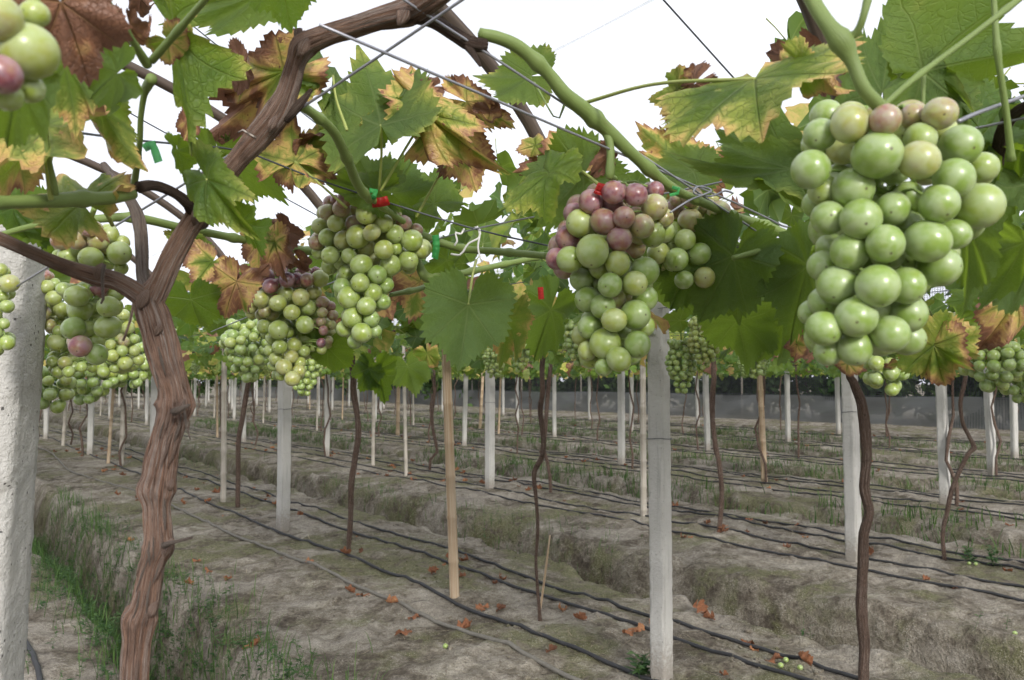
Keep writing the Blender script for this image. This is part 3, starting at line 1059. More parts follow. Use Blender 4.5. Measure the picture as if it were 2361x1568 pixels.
# ------------------------------------------------------------------ arched rain shelter: ribs and film
ARC = [(-0.02, 1.42, 1.50, 0.86)] + [(VC[k], 1.38, 1.62, 0.86) for k in range(1, 3)]
film = thing('rain_shelter', P(2, 0, 0), 'clear plastic rain shelter film stretched over brown bamboo hoops above the vines', 'shelter')
foff = np.array(film.location)
for q, (vc, hs, z0, rise) in enumerate(ARC):
    ribs = [0.72, 1.5, 2.75, 4.0, 5.3, 6.6] if q == 0 else []
    for u in ribs:
        th = np.linspace(R(8), R(172), 25)
        c = P(u, vc)
        pts = np.stack([c + DV * (-math.cos(t) * hs) + np.array([0, 0, z0 + rise * math.sin(t)]) for t in th])
        tube('hoop', pts, np.full(25, 0.0185), M_RIB, film, sides=8, step=0.06)
    ug = np.linspace(0.3 if q == 0 else -1.0, 14, 60)
    th = np.linspace(R(38), R(142), 21)
    Ug2, Tg = np.meshgrid(ug, th, indexing='ij')
    vv2 = vc - np.cos(Tg) * (hs + 0.03)
    qq = Ug2[..., None] * DU + vv2[..., None] * DV
    qq[..., 2] = z0 + (rise + .03) * np.sin(Tg) + 0.012 * fbm(Ug2 * 2.5, Tg * 3, 91, 3)
    n1, n2 = Ug2.shape
    a = np.arange(n1 - 1)[:, None] * n2 + np.arange(n2 - 1)[None, :]
    me = mesh_arr('film', qq.reshape(-1, 3) - foff, np.stack([a, a + 1, a + n2 + 1, a + n2], -1).reshape(-1, 4), np.stack([Ug2.ravel() * .4, Tg.ravel()], -1))
    me.materials.append(M_FILM)
    link('film', me).parent = film

# ------------------------------------------------------------------ trellis wires
GW = 'trellis wires'


def wire(pts, r, mat, label):
    p = np.array([at(*q) for q in pts])
    d0 = p[0] - p[1]; d1 = p[-1] - p[-2]
    p = np.vstack([p[0] + d0 / np.linalg.norm(d0) * 0.6, p, p[-1] + d1 / np.linalg.norm(d1) * 0.5])
    o = tube('trellis_wire', p, np.full(len(p), r), mat, sides=6, step=0.05)
    return tag(o, label, 'wire', GW)


wire([(300, 500, .88), (460, 402, .82), (660, 272, .765), (865, 136, .705), (930, 92, .675), (1065, 0, .64)], 0.0013, M_WIRE, 'bright steel wire slanting up across the thick vine arm')
wire([(935, 2, .68), (1180, 160, .74), (1540, 398, .86)], 0.0012, M_WIRE, 'steel wire following the green cane down to the red and green bunch')
wire([(20, 285, .62), (330, 325, .76), (570, 350, .95), (720, 410, 1.0), (1080, 524, 1.05), (1290, 572, 1.1)], 0.0012, M_WIRED, 'dark thin wire running across above the two middle bunches')
wire([(880, 605, 1.2), (1020, 548, 1.1), (1200, 506, 1.0), (1540, 445, .92), (1830, 384, .8)], 0.0011, M_WIRE, 'grey wire with white twist ties knotted on it')
wire([(1530, 0, 1.5), (1665, 150, 1.6), (1800, 300, 1.7)], 0.0019, M_WIRED, 'dark wire crossing the bright sky at the upper right')
wire([(370, 0, 2.2), (545, 140, 2.3), (700, 262, 2.4)], 0.0019, M_WIRED, 'thin dark wire passing behind the yellow and brown leaf')
wire([(215, 210, 1.6), (330, 278, 1.7), (480, 360, 1.8), (700, 480, 2.0)], 0.0014, M_WIRED, 'thin dark wire in the sky gap left of the thick arm')
wire([(2090, 0, 1.6), (2075, 130, 1.6), (2060, 240, 1.6)], 0.0016, M_WIRED, 'dark hanging wire between the dark leaves at the upper right')
wire([(1700, 470, .98), (1840, 530, 1.1), (2000, 535, 1.4)], 0.0012, M_WIRE, 'loose curved wire behind the big green bunch')
for k in range(0, 7):
    for q, (dv, z) in enumerate(((-.75, 1.60), (0.0, 1.55), (.75, 1.60))):
        if k == 0 and q < 2: continue
        us_ = np.linspace(3.2 if k == 0 else -2.5, 40, 12)
        pts = np.array([P(u, VC[k] + dv, z + 0.015 * math.sin(u * 1.7)) for u in us_])
        o = tube('trellis_wire', pts, np.full(12, 0.0016), M_WIRED, sides=4, step=2.0)
        tag(o, f'thin dark {["near side", "middle", "far side"][q]} canopy wire over ' + ('the bed underfoot' if k == 0 else f'the {["first", "second", "third", "fourth", "fifth", "sixth"][k - 1]} bed back'), 'wire', GW)

# ------------------------------------------------------------------ vine leaves
LOBE_T = np.radians([0, 7, 16, 27, 34, 44, 52, 62, 74, 83, 92, 104, 116, 130, 146, 160, 172, 178])
LOBE_R = np.array([1.0, .96, .86, .74, .71, .84, .90, .83, .73, .69, .72, .78, .74, .68, .62, .50, .28, .05])


def leaf_arr(seed, teeth=22, rings=6, kap=-0.5, kvar=0.4, wave=0.06, fold=0.0, lobe=1.0, petiole=0.0):
    rs = np.random.default_rng(seed)
    half = []
    for side in (1, -1):
        t = np.sort(np.concatenate([np.linspace(0.02, R(174), teeth) + rs.normal(0, R(1.0), teeth)]))
        pts = []
        for k, tt in enumerate(t):
            base = np.interp(tt, LOBE_T, LOBE_R)
            base = 1 - (1 - base) * lobe if tt < R(120) else base
            amp = rs.uniform(.05, .12) * min(1, base * 1.3)
            if teeth > 12:
                pts.append((side * tt, base + amp * .55))
                nx = t[k + 1] if k + 1 < teeth else tt + R(4)
                tm = tt + (nx - tt) * .55
                bm = np.interp(tm, LOBE_T, LOBE_R); bm = 1 - (1 - bm) * lobe if tm < R(120) else bm
                pts.append((side * tm, bm - amp * .45))
            else:
                pts.append((side * tt, base + (amp * .6 if k % 2 == 0 else -amp * .7)))
        half.append(pts)
    out = [(0.0, 1.06)] + half[0] + half[1][::-1]
    th = np.array([q[0] for q in out]); rr = np.array([q[1] for q in out])
    n = len(out)
    fr = np.linspace(0, 1, rings + 1)[1:]
    smooth_r = np.convolve(np.concatenate([rr[-3:], rr, rr[:3]]), np.ones(7) / 7, 'valid')
    asym = 1 + 0.10 * rs.normal()
    X, Y, Zz, E = [0.0], [0.0], [0.0], [0.0]
    ph = rs.uniform(0, 6.28, 4)
    for f in fr:
        r = f * (smooth_r * (1 - f ** 3) + rr * f ** 3)
        k = kap + kvar * (np.sin(th * 2 + ph[0]) + .6 * np.sin(th * 3 + ph[1])) * .7 + 1e-4
        rad = np.sin(np.clip(k * r, -2.6, 2.6)) / k
        z = (1 - np.cos(np.clip(k * r, -2.6, 2.6))) / k
        z = z + wave * f ** 2 * (np.sin(th * 5 + ph[2]) + .7 * np.sin(th * 9 + ph[3]))
        va = np.array([0, R(46), R(102)])
        dd = np.min(np.abs(np.abs(th)[:, None] - va[None]), axis=1)
        z = z + .07 * r * np.sin(np.clip(dd / R(23), 0, 1) * math.pi / 2)
        xx = rad * np.sin(th); yy = rad * np.cos(th)
        z = z + .035 * f * vn(xx * 6 + seed, yy * 6, seed) + .02 * f * vn(xx * 14, yy * 14 + seed, seed)
        if fold:
            c_, s_ = math.cos(fold), math.sin(fold)
            z = z + np.abs(xx) * s_
            xx = xx * c_
        X += list(xx); Y += list(yy); Zz += list(z); E += [f] * n
    V = np.stack([X, Y, Zz], -1)
    uv_r = [0.0]; uvx, uvy = [0.0], [0.0]
    for f in fr:
        r = f * (smooth_r * (1 - f ** 3) + rr * f ** 3)
        uvx += list(r * np.sin(th)); uvy += list(r * np.cos(th))
    uv = np.stack([np.array(uvx) / 2.5 + .5, np.array(uvy) / 2.5 + .5], -1)
    j = np.arange(n)[:-1]
    tri = np.stack([np.zeros(n - 1, int), 1 + j + 1, 1 + j], -1)
    jn = j + 1
    # leave the sinus at the leaf base open
    keep = np.array([not (abs(th[a]) > R(165) and abs(th[b]) > R(165)) for a, b in zip(j, jn)])
    tri = tri[keep]
    close = np.array([[0, 1, n]])
    tri = np.vstack([tri, close])
    q = []
    for k in range(rings - 1):
        o = 1 + k * n
        a = o + j; b = o + jn
        qq = np.stack([a, b, b + n, a + n], -1)[keep]
        q.append(qq)
        q.append(np.array([[o + n - 1, o, o + n, o + n + n - 1]]))
    F = [np.vstack(q), tri] if q else [tri]
    # orient upwards: +z is the upper face
    E = np.array(E)
    npet = 0
    if petiole:
        pv, pf, puv = tube_arr([(0, 0.0, 0), (0, -.25 * petiole, .02), (.03, -.7 * petiole, .16), (.06, -petiole, .42 * petiole)], [.016, .014, .014, .018], 4, 0.3)
        off = len(V)
        V = np.vstack([V, pv]); uv = np.vstack([uv, puv * 0 + .5]); E = np.concatenate([E, np.zeros(len(pv))])
        npq, npt = len(pf[0]), len(pf[1])
        idx = [0] * len(F[0]) + [1] * npq + [0] * len(F[1]) + [1] * npt
        F = [np.vstack([F[0], pf[0] + off]), np.vstack([F[1], pf[1] + off])]
    else:
        idx = None
    return V, F, uv, E, idx


def leaf_mesh(name='leaf', mat=None, **kw):
    V, F, uv, E, idx = leaf_arr(**kw)
    me = mesh_arr(name, V, F, uv, True, {'edge': E}, [mat or M_LEAF, M_PETI], idx)
    return me


NEAR = [leaf_mesh(seed=s, teeth=24, rings=8, kap=k, kvar=kv, wave=w, fold=f, lobe=lb) for s, k, kv, w, f, lb in
        ((1, -.35, .35, .05, 0.0, .75), (2, -.8, .8, .09, .2, .95), (3, -1.0, .8, .11, .4, .85), (4, -.6, .9, .12, .15, 1.05),
         (5, .5, .8, .10, .25, .95), (6, -.3, .5, .07, 0.1, .85), (7, -1.3, .9, .11, .5, .85), (8, -.7, 1.0, .13, .35, 1.1))]
CURLY = [leaf_mesh(seed=s, teeth=22, rings=8, kap=k, kvar=kv, wave=.13, fold=f, lobe=1.0) for s, k, kv, f in
         ((21, 1.1, 1.0, .3), (22, -1.5, 1.1, .4), (23, 1.5, 1.3, .1), (24, -1.0, 1.4, .6))]
MIDL = [leaf_mesh(mat=M_LEAFM, seed=30 + s, teeth=12, rings=3, kap=k, kvar=.5, wave=.07, fold=f, lobe=.85, petiole=.75) for s, (k, f) in
        enumerate(((-.5, .1), (-.8, .3), (-.3, 0.), (.3, .2), (-1.0, .5), (-.6, .2)))]
DRY = [leaf_mesh(mat=M_DRY, seed=40 + s, teeth=14, rings=4, kap=k, kvar=1.3, wave=.16, fold=f, lobe=1.1) for s, (k, f) in
       enumerate(((1.3, .2), (-1.2, .5), (-1.7, .3), (1.8, .0), (.6, .7)))]


def frame(base, tip, roll, face, width=1.0):
    base = np.asarray(base); tip = np.asarray(tip)
    y = tip - base; L = np.linalg.norm(y); y = y / L
    c = CAM - base; c /= np.linalg.norm(c)
    n = c - y * np.dot(c, y); n /= np.linalg.norm(n)
    x = np.cross(y, n)
    n = n * math.cos(roll) + x * math.sin(roll)
    n = n * face
    x = np.cross(y, n)
    return Matrix(((x[0] * L * width, y[0] * L, n[0] * L, base[0]), (x[1] * L * width, y[1] * L, n[1] * L, base[1]),
                   (x[2] * L * width, y[2] * L, n[2] * L, base[2]), (0, 0, 0, 1)))


def near_leaf(parent, b, t, z, dz=0.0, roll=0.0, age=0.1, face=-1, w=1.0, var=0, stalk=None, curly=False):
    B = at(b[0], b[1], z); T = at(t[0], t[1], z + dz)
    me = (CURLY if curly else NEAR)[var % (4 if curly else 8)]
    o = link('leaf', me, None, parent, frame(B, T, roll, face, w * .82))
    o['age'] = float(age + .07 if age < .25 else age)
    if stalk is not None:
        S = at(*stalk) if len(stalk) == 3 else at(stalk[0], stalk[1], z + .02)
        mid = (S + B) / 2 + np.array([0, 0, .006]) + rng.normal(0, .003, 3)
        r = 0.0016
        Mi = o.matrix_basis.inverted()
        wp = [S, mid, B]
        off = np.array(root_off(parent))
        V, F, uv = tube_arr([p - off for p in wp], [r * 1.25, r, r], 6, .012)
        V = np.array([Mi @ Vector(p) for p in V])
        me2 = mesh_arr('petiole', V, F, uv); me2.materials.append(M_PETI)
        p = bpy.data.objects.new('petiole', me2); COL.objects.link(p); p.parent = o
    return o


def scatter_leaf(parent, p, nrm, yaw, size, age, var):
    n = Vector(nrm).normalized()
    q = n.to_track_quat('Z', 'Y').to_matrix().to_4x4()
    M = Matrix.Translation(Vector(p)) @ q @ Matrix.Rotation(yaw, 4, 'Z') @ Matrix.Diagonal((size, size, size, 1))
    o = link('leaf', MIDL[var % len(MIDL)], None, parent, M)
    o['age'] = float(age)
    return o


def foliage_mesh(name, pts, nrm, yaw, size, age, lod):
    """many leaves as one mesh"""
    V, F, uv, E, _ = LOD[lod]
    n, m = len(pts), len(V)
    nrm = nrm / np.linalg.norm(nrm, axis=1)[:, None]
    ref = np.stack([np.cos(yaw), np.sin(yaw), 0 * yaw], -1)
    y = ref - nrm * np.sum(ref * nrm, 1)[:, None]; y /= np.linalg.norm(y, axis=1)[:, None] + 1e-9
    x = np.cross(y, nrm)
    W = pts[:, None] + size[:, None, None] * (V[None, :, 0:1] * x[:, None] + V[None, :, 1:2] * y[:, None] + V[None, :, 2:3] * nrm[:, None])
    offs = (np.arange(n) * m)[:, None, None]
    Fs = [(f[None] + offs).reshape(-1, f.shape[1]) for f in F]
    me = mesh_arr(name, W.reshape(-1, 3), Fs, np.tile(uv, (n, 1)), True, {'age': np.repeat(age, m), 'edge': np.tile(E, n)})
    me.materials.append(M_LEAFG)
    return me


LOD = [leaf_arr(61, 10, 2, -.6, .5, .06, .2, .85), leaf_arr(62, 7, 1, -.5, .3, .05, .25, .8)]


def rand_age(rs, n, yellow=0.14, brown=0.05):
    a = np.clip(rs.normal(.14, .10, n), 0, .36)
    k = rs.random(n)
    a = np.where(k < yellow + brown, rs.uniform(.35, .62, n), a)
    return np.where(k < brown, rs.uniform(.7, 1, n), a)


# ------------------------------------------------------------------ grape berries
def berry_mesh(seg, rg):
    th = np.linspace(0, math.pi, rg + 1)
    ph = np.arange(seg) * 2 * math.pi / seg
    V = [(0, 0, 1.0)]
    for t in th[1:-1]:
        for p in ph:
            V.append((math.sin(t) * math.cos(p), math.sin(t) * math.sin(p), math.cos(t)))
    V.append((0, 0, -0.985))
    V = np.array(V)
    tri, q = [], []
    for j in range(seg):
        tri.append((0, 1 + j, 1 + (j + 1) % seg))
        e = 1 + (rg - 2) * seg
        tri.append((len(V) - 1, e + (j + 1) % seg, e + j))
    for i in range(rg - 2):
        o = 1 + i * seg
        for j in range(seg):
            q.append((o + j, o + seg + j, o + seg + (j + 1) % seg, o + (j + 1) % seg))
    me = mesh_arr('berry', V, [np.array(q), np.array(tri)])
    me.materials.append(M_BERRY)
    return me


BERRY = berry_mesh(28, 18)
BERRYM = berry_mesh(16, 10)
BERRYF = berry_mesh(8, 6)


def add_berry(parent, p, r, ripe, me=BERRY, rs=random):
    d = Vector((p[0] - root_off(parent).x, p[1] - root_off(parent).y, -0.6 * abs(rs.gauss(0, .05)) - .03))
    q = Vector((rs.gauss(0, .6), -rs.uniform(.2, 1), -rs.uniform(.0, 1))).to_track_quat('-Z', 'Y')
    k = rs.uniform(1.0, 1.09)
    M = Matrix.Translation(Vector(p)) @ q.to_matrix().to_4x4() @ Matrix.Diagonal((r * rs.uniform(.95, 1.03), r * rs.uniform(.95, 1.03), r * k, 1))
    o = link('berry', me, None, parent, M)
    o['ripe'] = float(min(1, max(0, ripe)))
    return o


def traced_bunch(label, x0, y0, z0, data, stem_top, fill=0.5, ripe_fill=0.1, seed=1, mesh=None):
    """berries read off the photograph: x, y, w, h, colour 0-9, layer; each gets its own depth so that the berries touch"""
    rs = random.Random(seed)
    S = .57642
    B = []
    for (bx, by, w, h, c, l) in data:
        px, py = (x0 + bx / 2.1464) * S, (y0 + by / 2.1464) * S
        B.append([px, py, (w + h) / 4 * .26856, c / 9.0, l])
    A = np.array([[b[0], b[1], b[2]] for b in B])
    mr = float(np.median(A[:, 2]))
    for b in B:
        b[2] = max(b[2], mr * .62) if b[4] else b[2]

    def span(y):
        s = [(q[0] - q[2], q[0] + q[2]) for q in A if abs(q[1] - y) < 1.6 * mr]
        return (min(a for a, _ in s), max(b for _, b in s)) if s else (0, 1)
    n0 = len(B)
    if fill:
        y = A[:, 1].min() + mr * .3
        while y < A[:, 1].max():
            lo, hi = span(y); x = lo + mr * 1.1 + rs.uniform(0, .4) * mr
            while x < hi - mr:
                k = int(np.argmin(np.hypot(A[:, 0] - x, A[:, 1] - y)))
                B.append([x + rs.gauss(0, .12) * mr, y + rs.gauss(0, .12) * mr, mr * rs.uniform(.86, 1.0), B[k][3] * .8 + .02, 3])
                x += 1.55 * mr
            y += 1.5 * mr
    for b in B:
        lo, hi = span(b[1]); hw = max(1, (hi - lo) / 2)
        q = min(1, abs(b[0] - (lo + hi) / 2) / hw)
        b.append((1 - math.sqrt(1 - q * q * .98)) * hw * .75 + b[4] * mr * 1.05)
    B.sort(key=lambda b: (b[4], b[5]))
    placed = []
    for b in B:
        r = b[2]; d = b[5]
        for p in placed:
            dd = math.hypot(b[0] - p[0], b[1] - p[1])
            R_ = (r + p[2]) * .965
            if dd < R_ and abs(d - p[3]) < 3 * mr:
                g = math.sqrt(R_ * R_ - dd * dd)
                if d < p[3] + g and (d > p[3] - g * .2 or b[4] >= p[4]):
                    d = p[3] + g
        placed.append([b[0], b[1], r, d, b[4], b[3]])
    top = at(stem_top[0], stem_top[1], z0 + .01 if len(stem_top) < 3 else stem_top[2])
    root = thing('grape_bunch', top, label, 'grapes', 'grape bunches in the foreground')
    cosf = 1.0
    ctr = []
    for (px, py, r, d, l, c) in placed:
        z = z0 + d / FPX * z0
        rr = ray(px, py); k = 1 / math.sqrt(rr[0] ** 2 + 1)
        rad = r * z / FPX * (0.5 + 0.5 * k) * 1.04
        p = at(px, py, z)
        ctr.append((p, rad))
        add_berry(root, p, rad, c, mesh or BERRY, rs)
    # rachis with side stalks
    P_ = np.array([p for p, _ in ctr]); zs = np.sort(P_[:, 2])
    lo, hi = zs[0], zs[-1]
    ax = [top]
    for t in np.linspace(1, .12, 6):
        z = lo + (hi - lo) * t
        near_ = P_[np.abs(P_[:, 2] - z) < (hi - lo) * .25]
        m = near_.mean(0); m[2] = z
        ax.append(m)
    acc = Acc()
    V, F, uv = tube_arr(np.array(ax), [.0028] * 3 + [.0022] * (len(ax) - 3), 7, .008)
    acc.add(V, F, uv)
    ax = np.array(ax)
    for (p, rad) in ctr:
        h = np.array([p[0], p[1], p[2] + rad * .8])
        k = np.argmin(np.linalg.norm(ax[1:] - h, axis=1)) + 1
        b = ax[k]
        m = (b + p) / 2 + [0, 0, .006]
        V, F, uv = tube_arr([b, m, p + (m - p) * .3], [.0014, .0010, .0012], 5, .012)
        acc.add(V, F, uv)
    me = acc.mesh('stem', np.array(root.location)); me.materials.append(M_STEM)
    link('stem', me).parent = root
    return root


def cone_bunch(label, p, L, W, br, ripe, seed, lod=1, group=None):
    """a bunch built round its stalk; p is where it hangs from"""
    rs = random.Random(seed)
    root = thing('grape_bunch', p, label, 'grapes', group)
    if not lod: enrol('bunch', p, root, label, False)
    pts = []
    y = -0.10 * L
    while y > -L:
        t = -y / L
        w = W * (0.55 + .9 * t if t < .3 else .82 * (1 - ((t - .3) / .72) ** 1.6) + .12) * rs.uniform(.85, 1.1)
        w = max(w, br * .3)
        n = max(1, int(2 * math.pi * w / (br * 2.02)))
        ph = rs.uniform(0, 6.28)
        for k in range(n):
            a = ph + k * 2 * math.pi / n
            pts.append((p[0] + math.cos(a) * w + rs.gauss(0, br * .16), p[1] + math.sin(a) * w + rs.gauss(0, br * .16), p[2] + y + rs.gauss(0, br * .3),
                        br * rs.uniform(.82, 1.05), ripe + rs.gauss(0, .07)))
        y -= br * 1.55
    if lod:
        for (a, b, c, r, rp) in pts:
            add_berry(root, (a, b, c), r, rp, BERRYM, rs)
    else:
        acc = Acc()
        bv = np.array([v.co for v in BERRYF.vertices])
        q = np.array([list(f.vertices) for f in BERRYF.polygons if len(f.vertices) == 4]); t3 = np.array([list(f.vertices) for f in BERRYF.polygons if len(f.vertices) == 3])
        for (a, b, c, r, rp) in pts:
            acc.add(bv * r + [a, b, c], [q, t3])
        me = acc.mesh('berries', p); me.materials.append(M_BERRY)
        o = link('berries', me); o.parent = root; o['kind'] = 'stuff'; o['ripe'] = ripe
    V, F, uv = tube_arr([np.array(p) + [0, 0, .05], np.array(p), np.array(p) - [0, 0, L * .8]], [.0025, .003, .0015], 5, .03)
    me = mesh_arr('stem', V - np.array(p), F, uv); me.materials.append(M_STEM)
    link('stem', me).parent = root
    return root

# ------------------------------------------------------------------ the old vine in front: trunk, arms, canes
VINE = thing('grapevine', (*at(310, 1568, .75)[:2], 0), 'old grapevine with peeling reddish bark forking into thick arms before the wide post', 'grapevine', 'grapevines')


def px_tube(name, pts, mat, parent, dz=None, step=.008, sides=16, **kw):
    if name == 'cane':
        kw.setdefault('node', .085); step = .004
    p = [at(a, b, z) for a, b, w, z in pts]
    r = [w / 2 * z / FPX for a, b, w, z in pts]
    return tube(name, p, r, mat, parent, sides=sides, step=step, **kw)


b0 = on_ground(300, 1568)
base = at(290, 2300, .75); base[2] = -0.05
tr_pts = [(290, 2900, 70, .76), (296, 1900, 64, .75), (310, 1568, 66, .75), (316, 1490, 66, .75), (324, 1420, 88, .75), (334, 1392, 68, .75), (352, 1300, 60, .75), (366, 1262, 76, .75), (366, 1235, 66, .75),
          (364, 1170, 61, .75), (364, 1128, 90, .75), (372, 1085, 76, .75), (382, 1020, 68, .75), (400, 960, 72, .75), (405, 935, 90, .75),
          (402, 900, 72, .75), (384, 840, 78, .75), (372, 790, 84, .75), (358, 735, 84, .75), (345, 690, 72, .75), (362, 655, 50, .75)]
px_tube('trunk', tr_pts, M_BARK, VINE, sides=40, bark=.30, lump=.05, seed=3, step=.004)
px_tube('arm', [(350, 705, 62, .75), (318, 678, 50, .745), (270, 650, 46, .74), (230, 640, 50, .735), (200, 632, 44, .73), (150, 615, 38, .72), (80, 586, 34, .70), (5, 553, 34, .68), (-80, 520, 34, .66)], M_BARK, VINE,
        sides=30, bark=.28, lump=.06, seed=8, step=.004)
px_tube('arm', [(350, 700, 60, .75), (368, 660, 62, .752), (400, 590, 60, .755), (440, 520, 56, .76), (466, 482, 60, .76), (500, 430, 52, .76), (540, 380, 52, .76), (600, 312, 62, .755), (640, 262, 64, .75), (664, 210, 50, .745),
                (682, 150, 46, .74), (700, 108, 60, .735), (735, 88, 52, .73), (830, 56, 50, .72), (900, 36, 56, .71), (950, 22, 66, .70), (1010, -14, 56, .68), (1120, -90, 50, .66)], M_BARK, VINE,
        sides=36, bark=.32, lump=.07, seed=12, step=.004)
px_tube('arm', [(340, 670, 30, .78), (330, 640, 30, .80), (326, 570, 31, .82), (321, 512, 34, .83), (305, 470, 26, .84), (268, 420, 20, .86), (240, 380, 17, .90)], M_BARKG, VINE,
        sides=24, bark=.22, lump=.05, seed=15, step=.005)
px_tube('arm', [(460, 520, 50, .77), (452, 490, 44, .76), (432, 468, 30, .74), (400, 445, 26, .72), (355, 428, 28, .70), (320, 432, 30, .68)], M_BARKD, VINE,
        sides=20, bark=.25, lump=.1, seed=18, step=.005)
px_tube('arm', [(945, 30, 44, .70), (1000, 50, 34, .71), (1050, 80, 36, .72), (1085, 100, 40, .72), (1120, 105, 34, .725)], M_BARKD, VINE, sides=20, bark=.3, lump=.1, seed=22, step=.005)
px_tube('dead_spur', [(1070, 95, 26, .72), (1092, 125, 18, .718), (1108, 152, 9, .716)], M_BARKD, VINE, sides=12, bark=.3, seed=24)
px_tube('dead_spur', [(700, 118, 30, .735), (690, 88, 26, .735), (688, 68, 24, .735)], M_BARKD, VINE, sides=12, bark=.3, seed=25)
px_tube('dead_spur', [(655, 275, 30, .75), (690, 240, 24, .75), (718, 206, 9, .75)], M_BARKD, VINE, sides=12, bark=.3, seed=26)
px_tube('dead_spur', [(400, 950, 20, .72), (428, 938, 12, .71), (436, 934, 8, .70)], M_BARKG, VINE, sides=10, bark=.3, seed=27)
px_tube('dead_spur', [(378, 1258, 16, .72), (400, 1250, 9, .715), (442, 1240, 6, .71)], M_BARKG, VINE, sides=10, seed=28)
px_tube('tendril', [(240, 612, 10, .71), (236, 640, 8, .70), (238, 690, 7, .70), (233, 700, 5, .70)], M_BARKG, VINE, sides=7)
px_tube('tendril', [(308, 700, 7, .71), (300, 740, 6, .70), (284, 786, 6, .70)], M_BARK, VINE, sides=7)
px_tube('tendril', [(590, 318, 8, .72), (560, 300, 6, .72), (548, 306, 4, .72)], M_BARKG, VINE, sides=7)
px_tube('tendril', [(1290, 210, 9, .78), (1302, 240, 8, .79), (1290, 272, 5, .79), (1276, 268, 4, .79), (1232, 190, 5, .82)], M_CANE, VINE, sides=6)
for (kx, ky, w, z, sd) in ((420, 938, 34, .732, 61), (345, 1112, 30, .735, 62), (392, 1118, 24, .735, 63), (388, 1262, 36, .732, 64), (352, 1405, 30, .730, 65), (330, 690, 40, .728, 66), (228, 625, 34, .715, 67), (455, 495, 34, .742, 68),
                           (700, 108, 40, .715, 69), (930, 34, 44, .685, 70), (628, 285, 34, .73, 71), (365, 760, 26, .728, 72)):
    c = at(kx, ky, z + .006); rr = w / 2 * z / FPX * .8
    tube('knot', [c + np.array([-.6 * rr, .3 * rr, -1.3 * rr]), c + np.array([-.2 * rr, 0, -.5 * rr]), c, c + np.array([.3 * rr, 0, .6 * rr]), c + np.array([.5 * rr, .4 * rr, 1.3 * rr])],
         [rr * .35, rr * .85, rr, rr * .8, rr * .3], M_BARK, VINE, sides=16, step=.003, bark=.4, lump=.2, seed=sd)
bs = np.random.default_rng(9)
for k in range(26):
    i0 = bs.integers(2, len(tr_pts) - 4)
    a_, b_ = tr_pts[i0], tr_pts[i0 + 1]
    t = bs.random()
    cx, cy, w = [a_[q] * (1 - t) + b_[q] * t for q in range(3)]
    off = bs.uniform(-.42, .42) * w
    L = bs.uniform(35, 90); sl = (b_[0] - a_[0]) / (b_[1] - a_[1])
    zz = .75 - .0158 * math.sqrt(max(.05, 1 - (off / (w * .5)) ** 2)) * w / 76
    q = [(cx + off, cy), (cx + off + sl * L * .5, cy + L * .5), (cx + off + sl * L + bs.normal(0, 3), cy + L)]
    pr = [at(q[0][0], q[0][1], zz - .0005), at(q[1][0], q[1][1], zz - .0015), at(q[2][0], q[2][1], zz - bs.uniform(.001, .005))]
    tube('bark_strip', pr, [.0006, bs.uniform(.0009, .0018), .0005], M_BARKG if k % 2 else M_BARK, VINE, sides=5, step=.006)
# green canes
px_tube('cane', [(1105, 78, 30, .725), (1150, 88, 32, .73), (1200, 112, 34, .74), (1262, 168, 32, .755), (1300, 215, 36, .765), (1345, 252, 40, .78), (1400, 300, 36, .80), (1470, 366, 30, .82), (1545, 430, 26, .85), (1600, 458, 22, .88), (1700, 500, 20, .95), (1760, 520, 26, 1.0),
                 (1860, 560, 18, 1.05)], M_CANE, VINE, sides=18, step=.008, lump=.05, seed=31)
px_tube('cane', [(1395, 300, 24, .80), (1407, 340, 20, .80), (1406, 412, 18, .80)], M_CANE, VINE, sides=12, lump=.05)
px_tube('cane', [(690, 240, 26, .76), (730, 268, 24, .79), (770, 305, 25, .83), (800, 366, 24, .88), (822, 420, 25, .93), (852, 462, 20, .98)], M_CANE, VINE, sides=14, lump=.06, seed=33)
px_tube('cane', [(-60, 470, 32, .52), (60, 465, 33, .56), (140, 462, 36, .59), (160, 460, 38, .60), (250, 457, 32, .64), (306, 448, 26, .675)], M_CANE, VINE, sides=16, lump=.05, seed=35)
px_tube('cane', [(-20, 548, 14, .95), (60, 525, 16, .95), (130, 512, 18, .95), (220, 505, 20, .96), (310, 502, 22, .98), (420, 525, 20, 1.05), (560, 553, 20, 1.15), (620, 562, 22, 1.2), (720, 580, 18, 1.3)], M_CANE, VINE, sides=12, lump=.05, seed=36)
px_tube('cane', [(960, 540, 24, 1.15), (1060, 572, 18, 1.15), (1150, 580, 18, 1.12), (1260, 590, 18, 1.05)], M_CANE, VINE, sides=12, lump=.05, seed=37)
px_tube('cane', [(960, 598, 20, 1.15), (985, 640, 24, 1.15), (1040, 635, 18, 1.2), (1160, 610, 15, 1.3), (1280, 585, 13, 1.4)], M_CANE, VINE, sides=10, lump=.08, seed=38)
px_tube('cane', [(900, 680, 12, 1.2), (960, 668, 14, 1.25), (1000, 660, 12, 1.3), (1060, 690, 12, 1.4)], M_CANE, VINE, sides=8)
px_tube('cane', [(350, 180, 26, .62), (335, 210, 16, .64), (325, 270, 14, .66), (322, 330, 14, .68), (310, 420, 16, .72), (300, 450, 12, .74)], M_CANE, VINE, sides=10, lump=.1, seed=41)
px_tube('cane', [(340, 150, 24, .56), (290, 70, 16, .52), (235, -20, 14, .48)], M_CANE, VINE, sides=10)
px_tube('cane', [(350, 140, 20, .56), (420, 60, 16, .53), (490, -20, 16, .50)], M_CANE, VINE, sides=10)
px_tube('cane', [(105, 285, 12, .55), (110, 350, 12, .56), (130, 450, 12, .57)], M_CANE, VINE, sides=8)
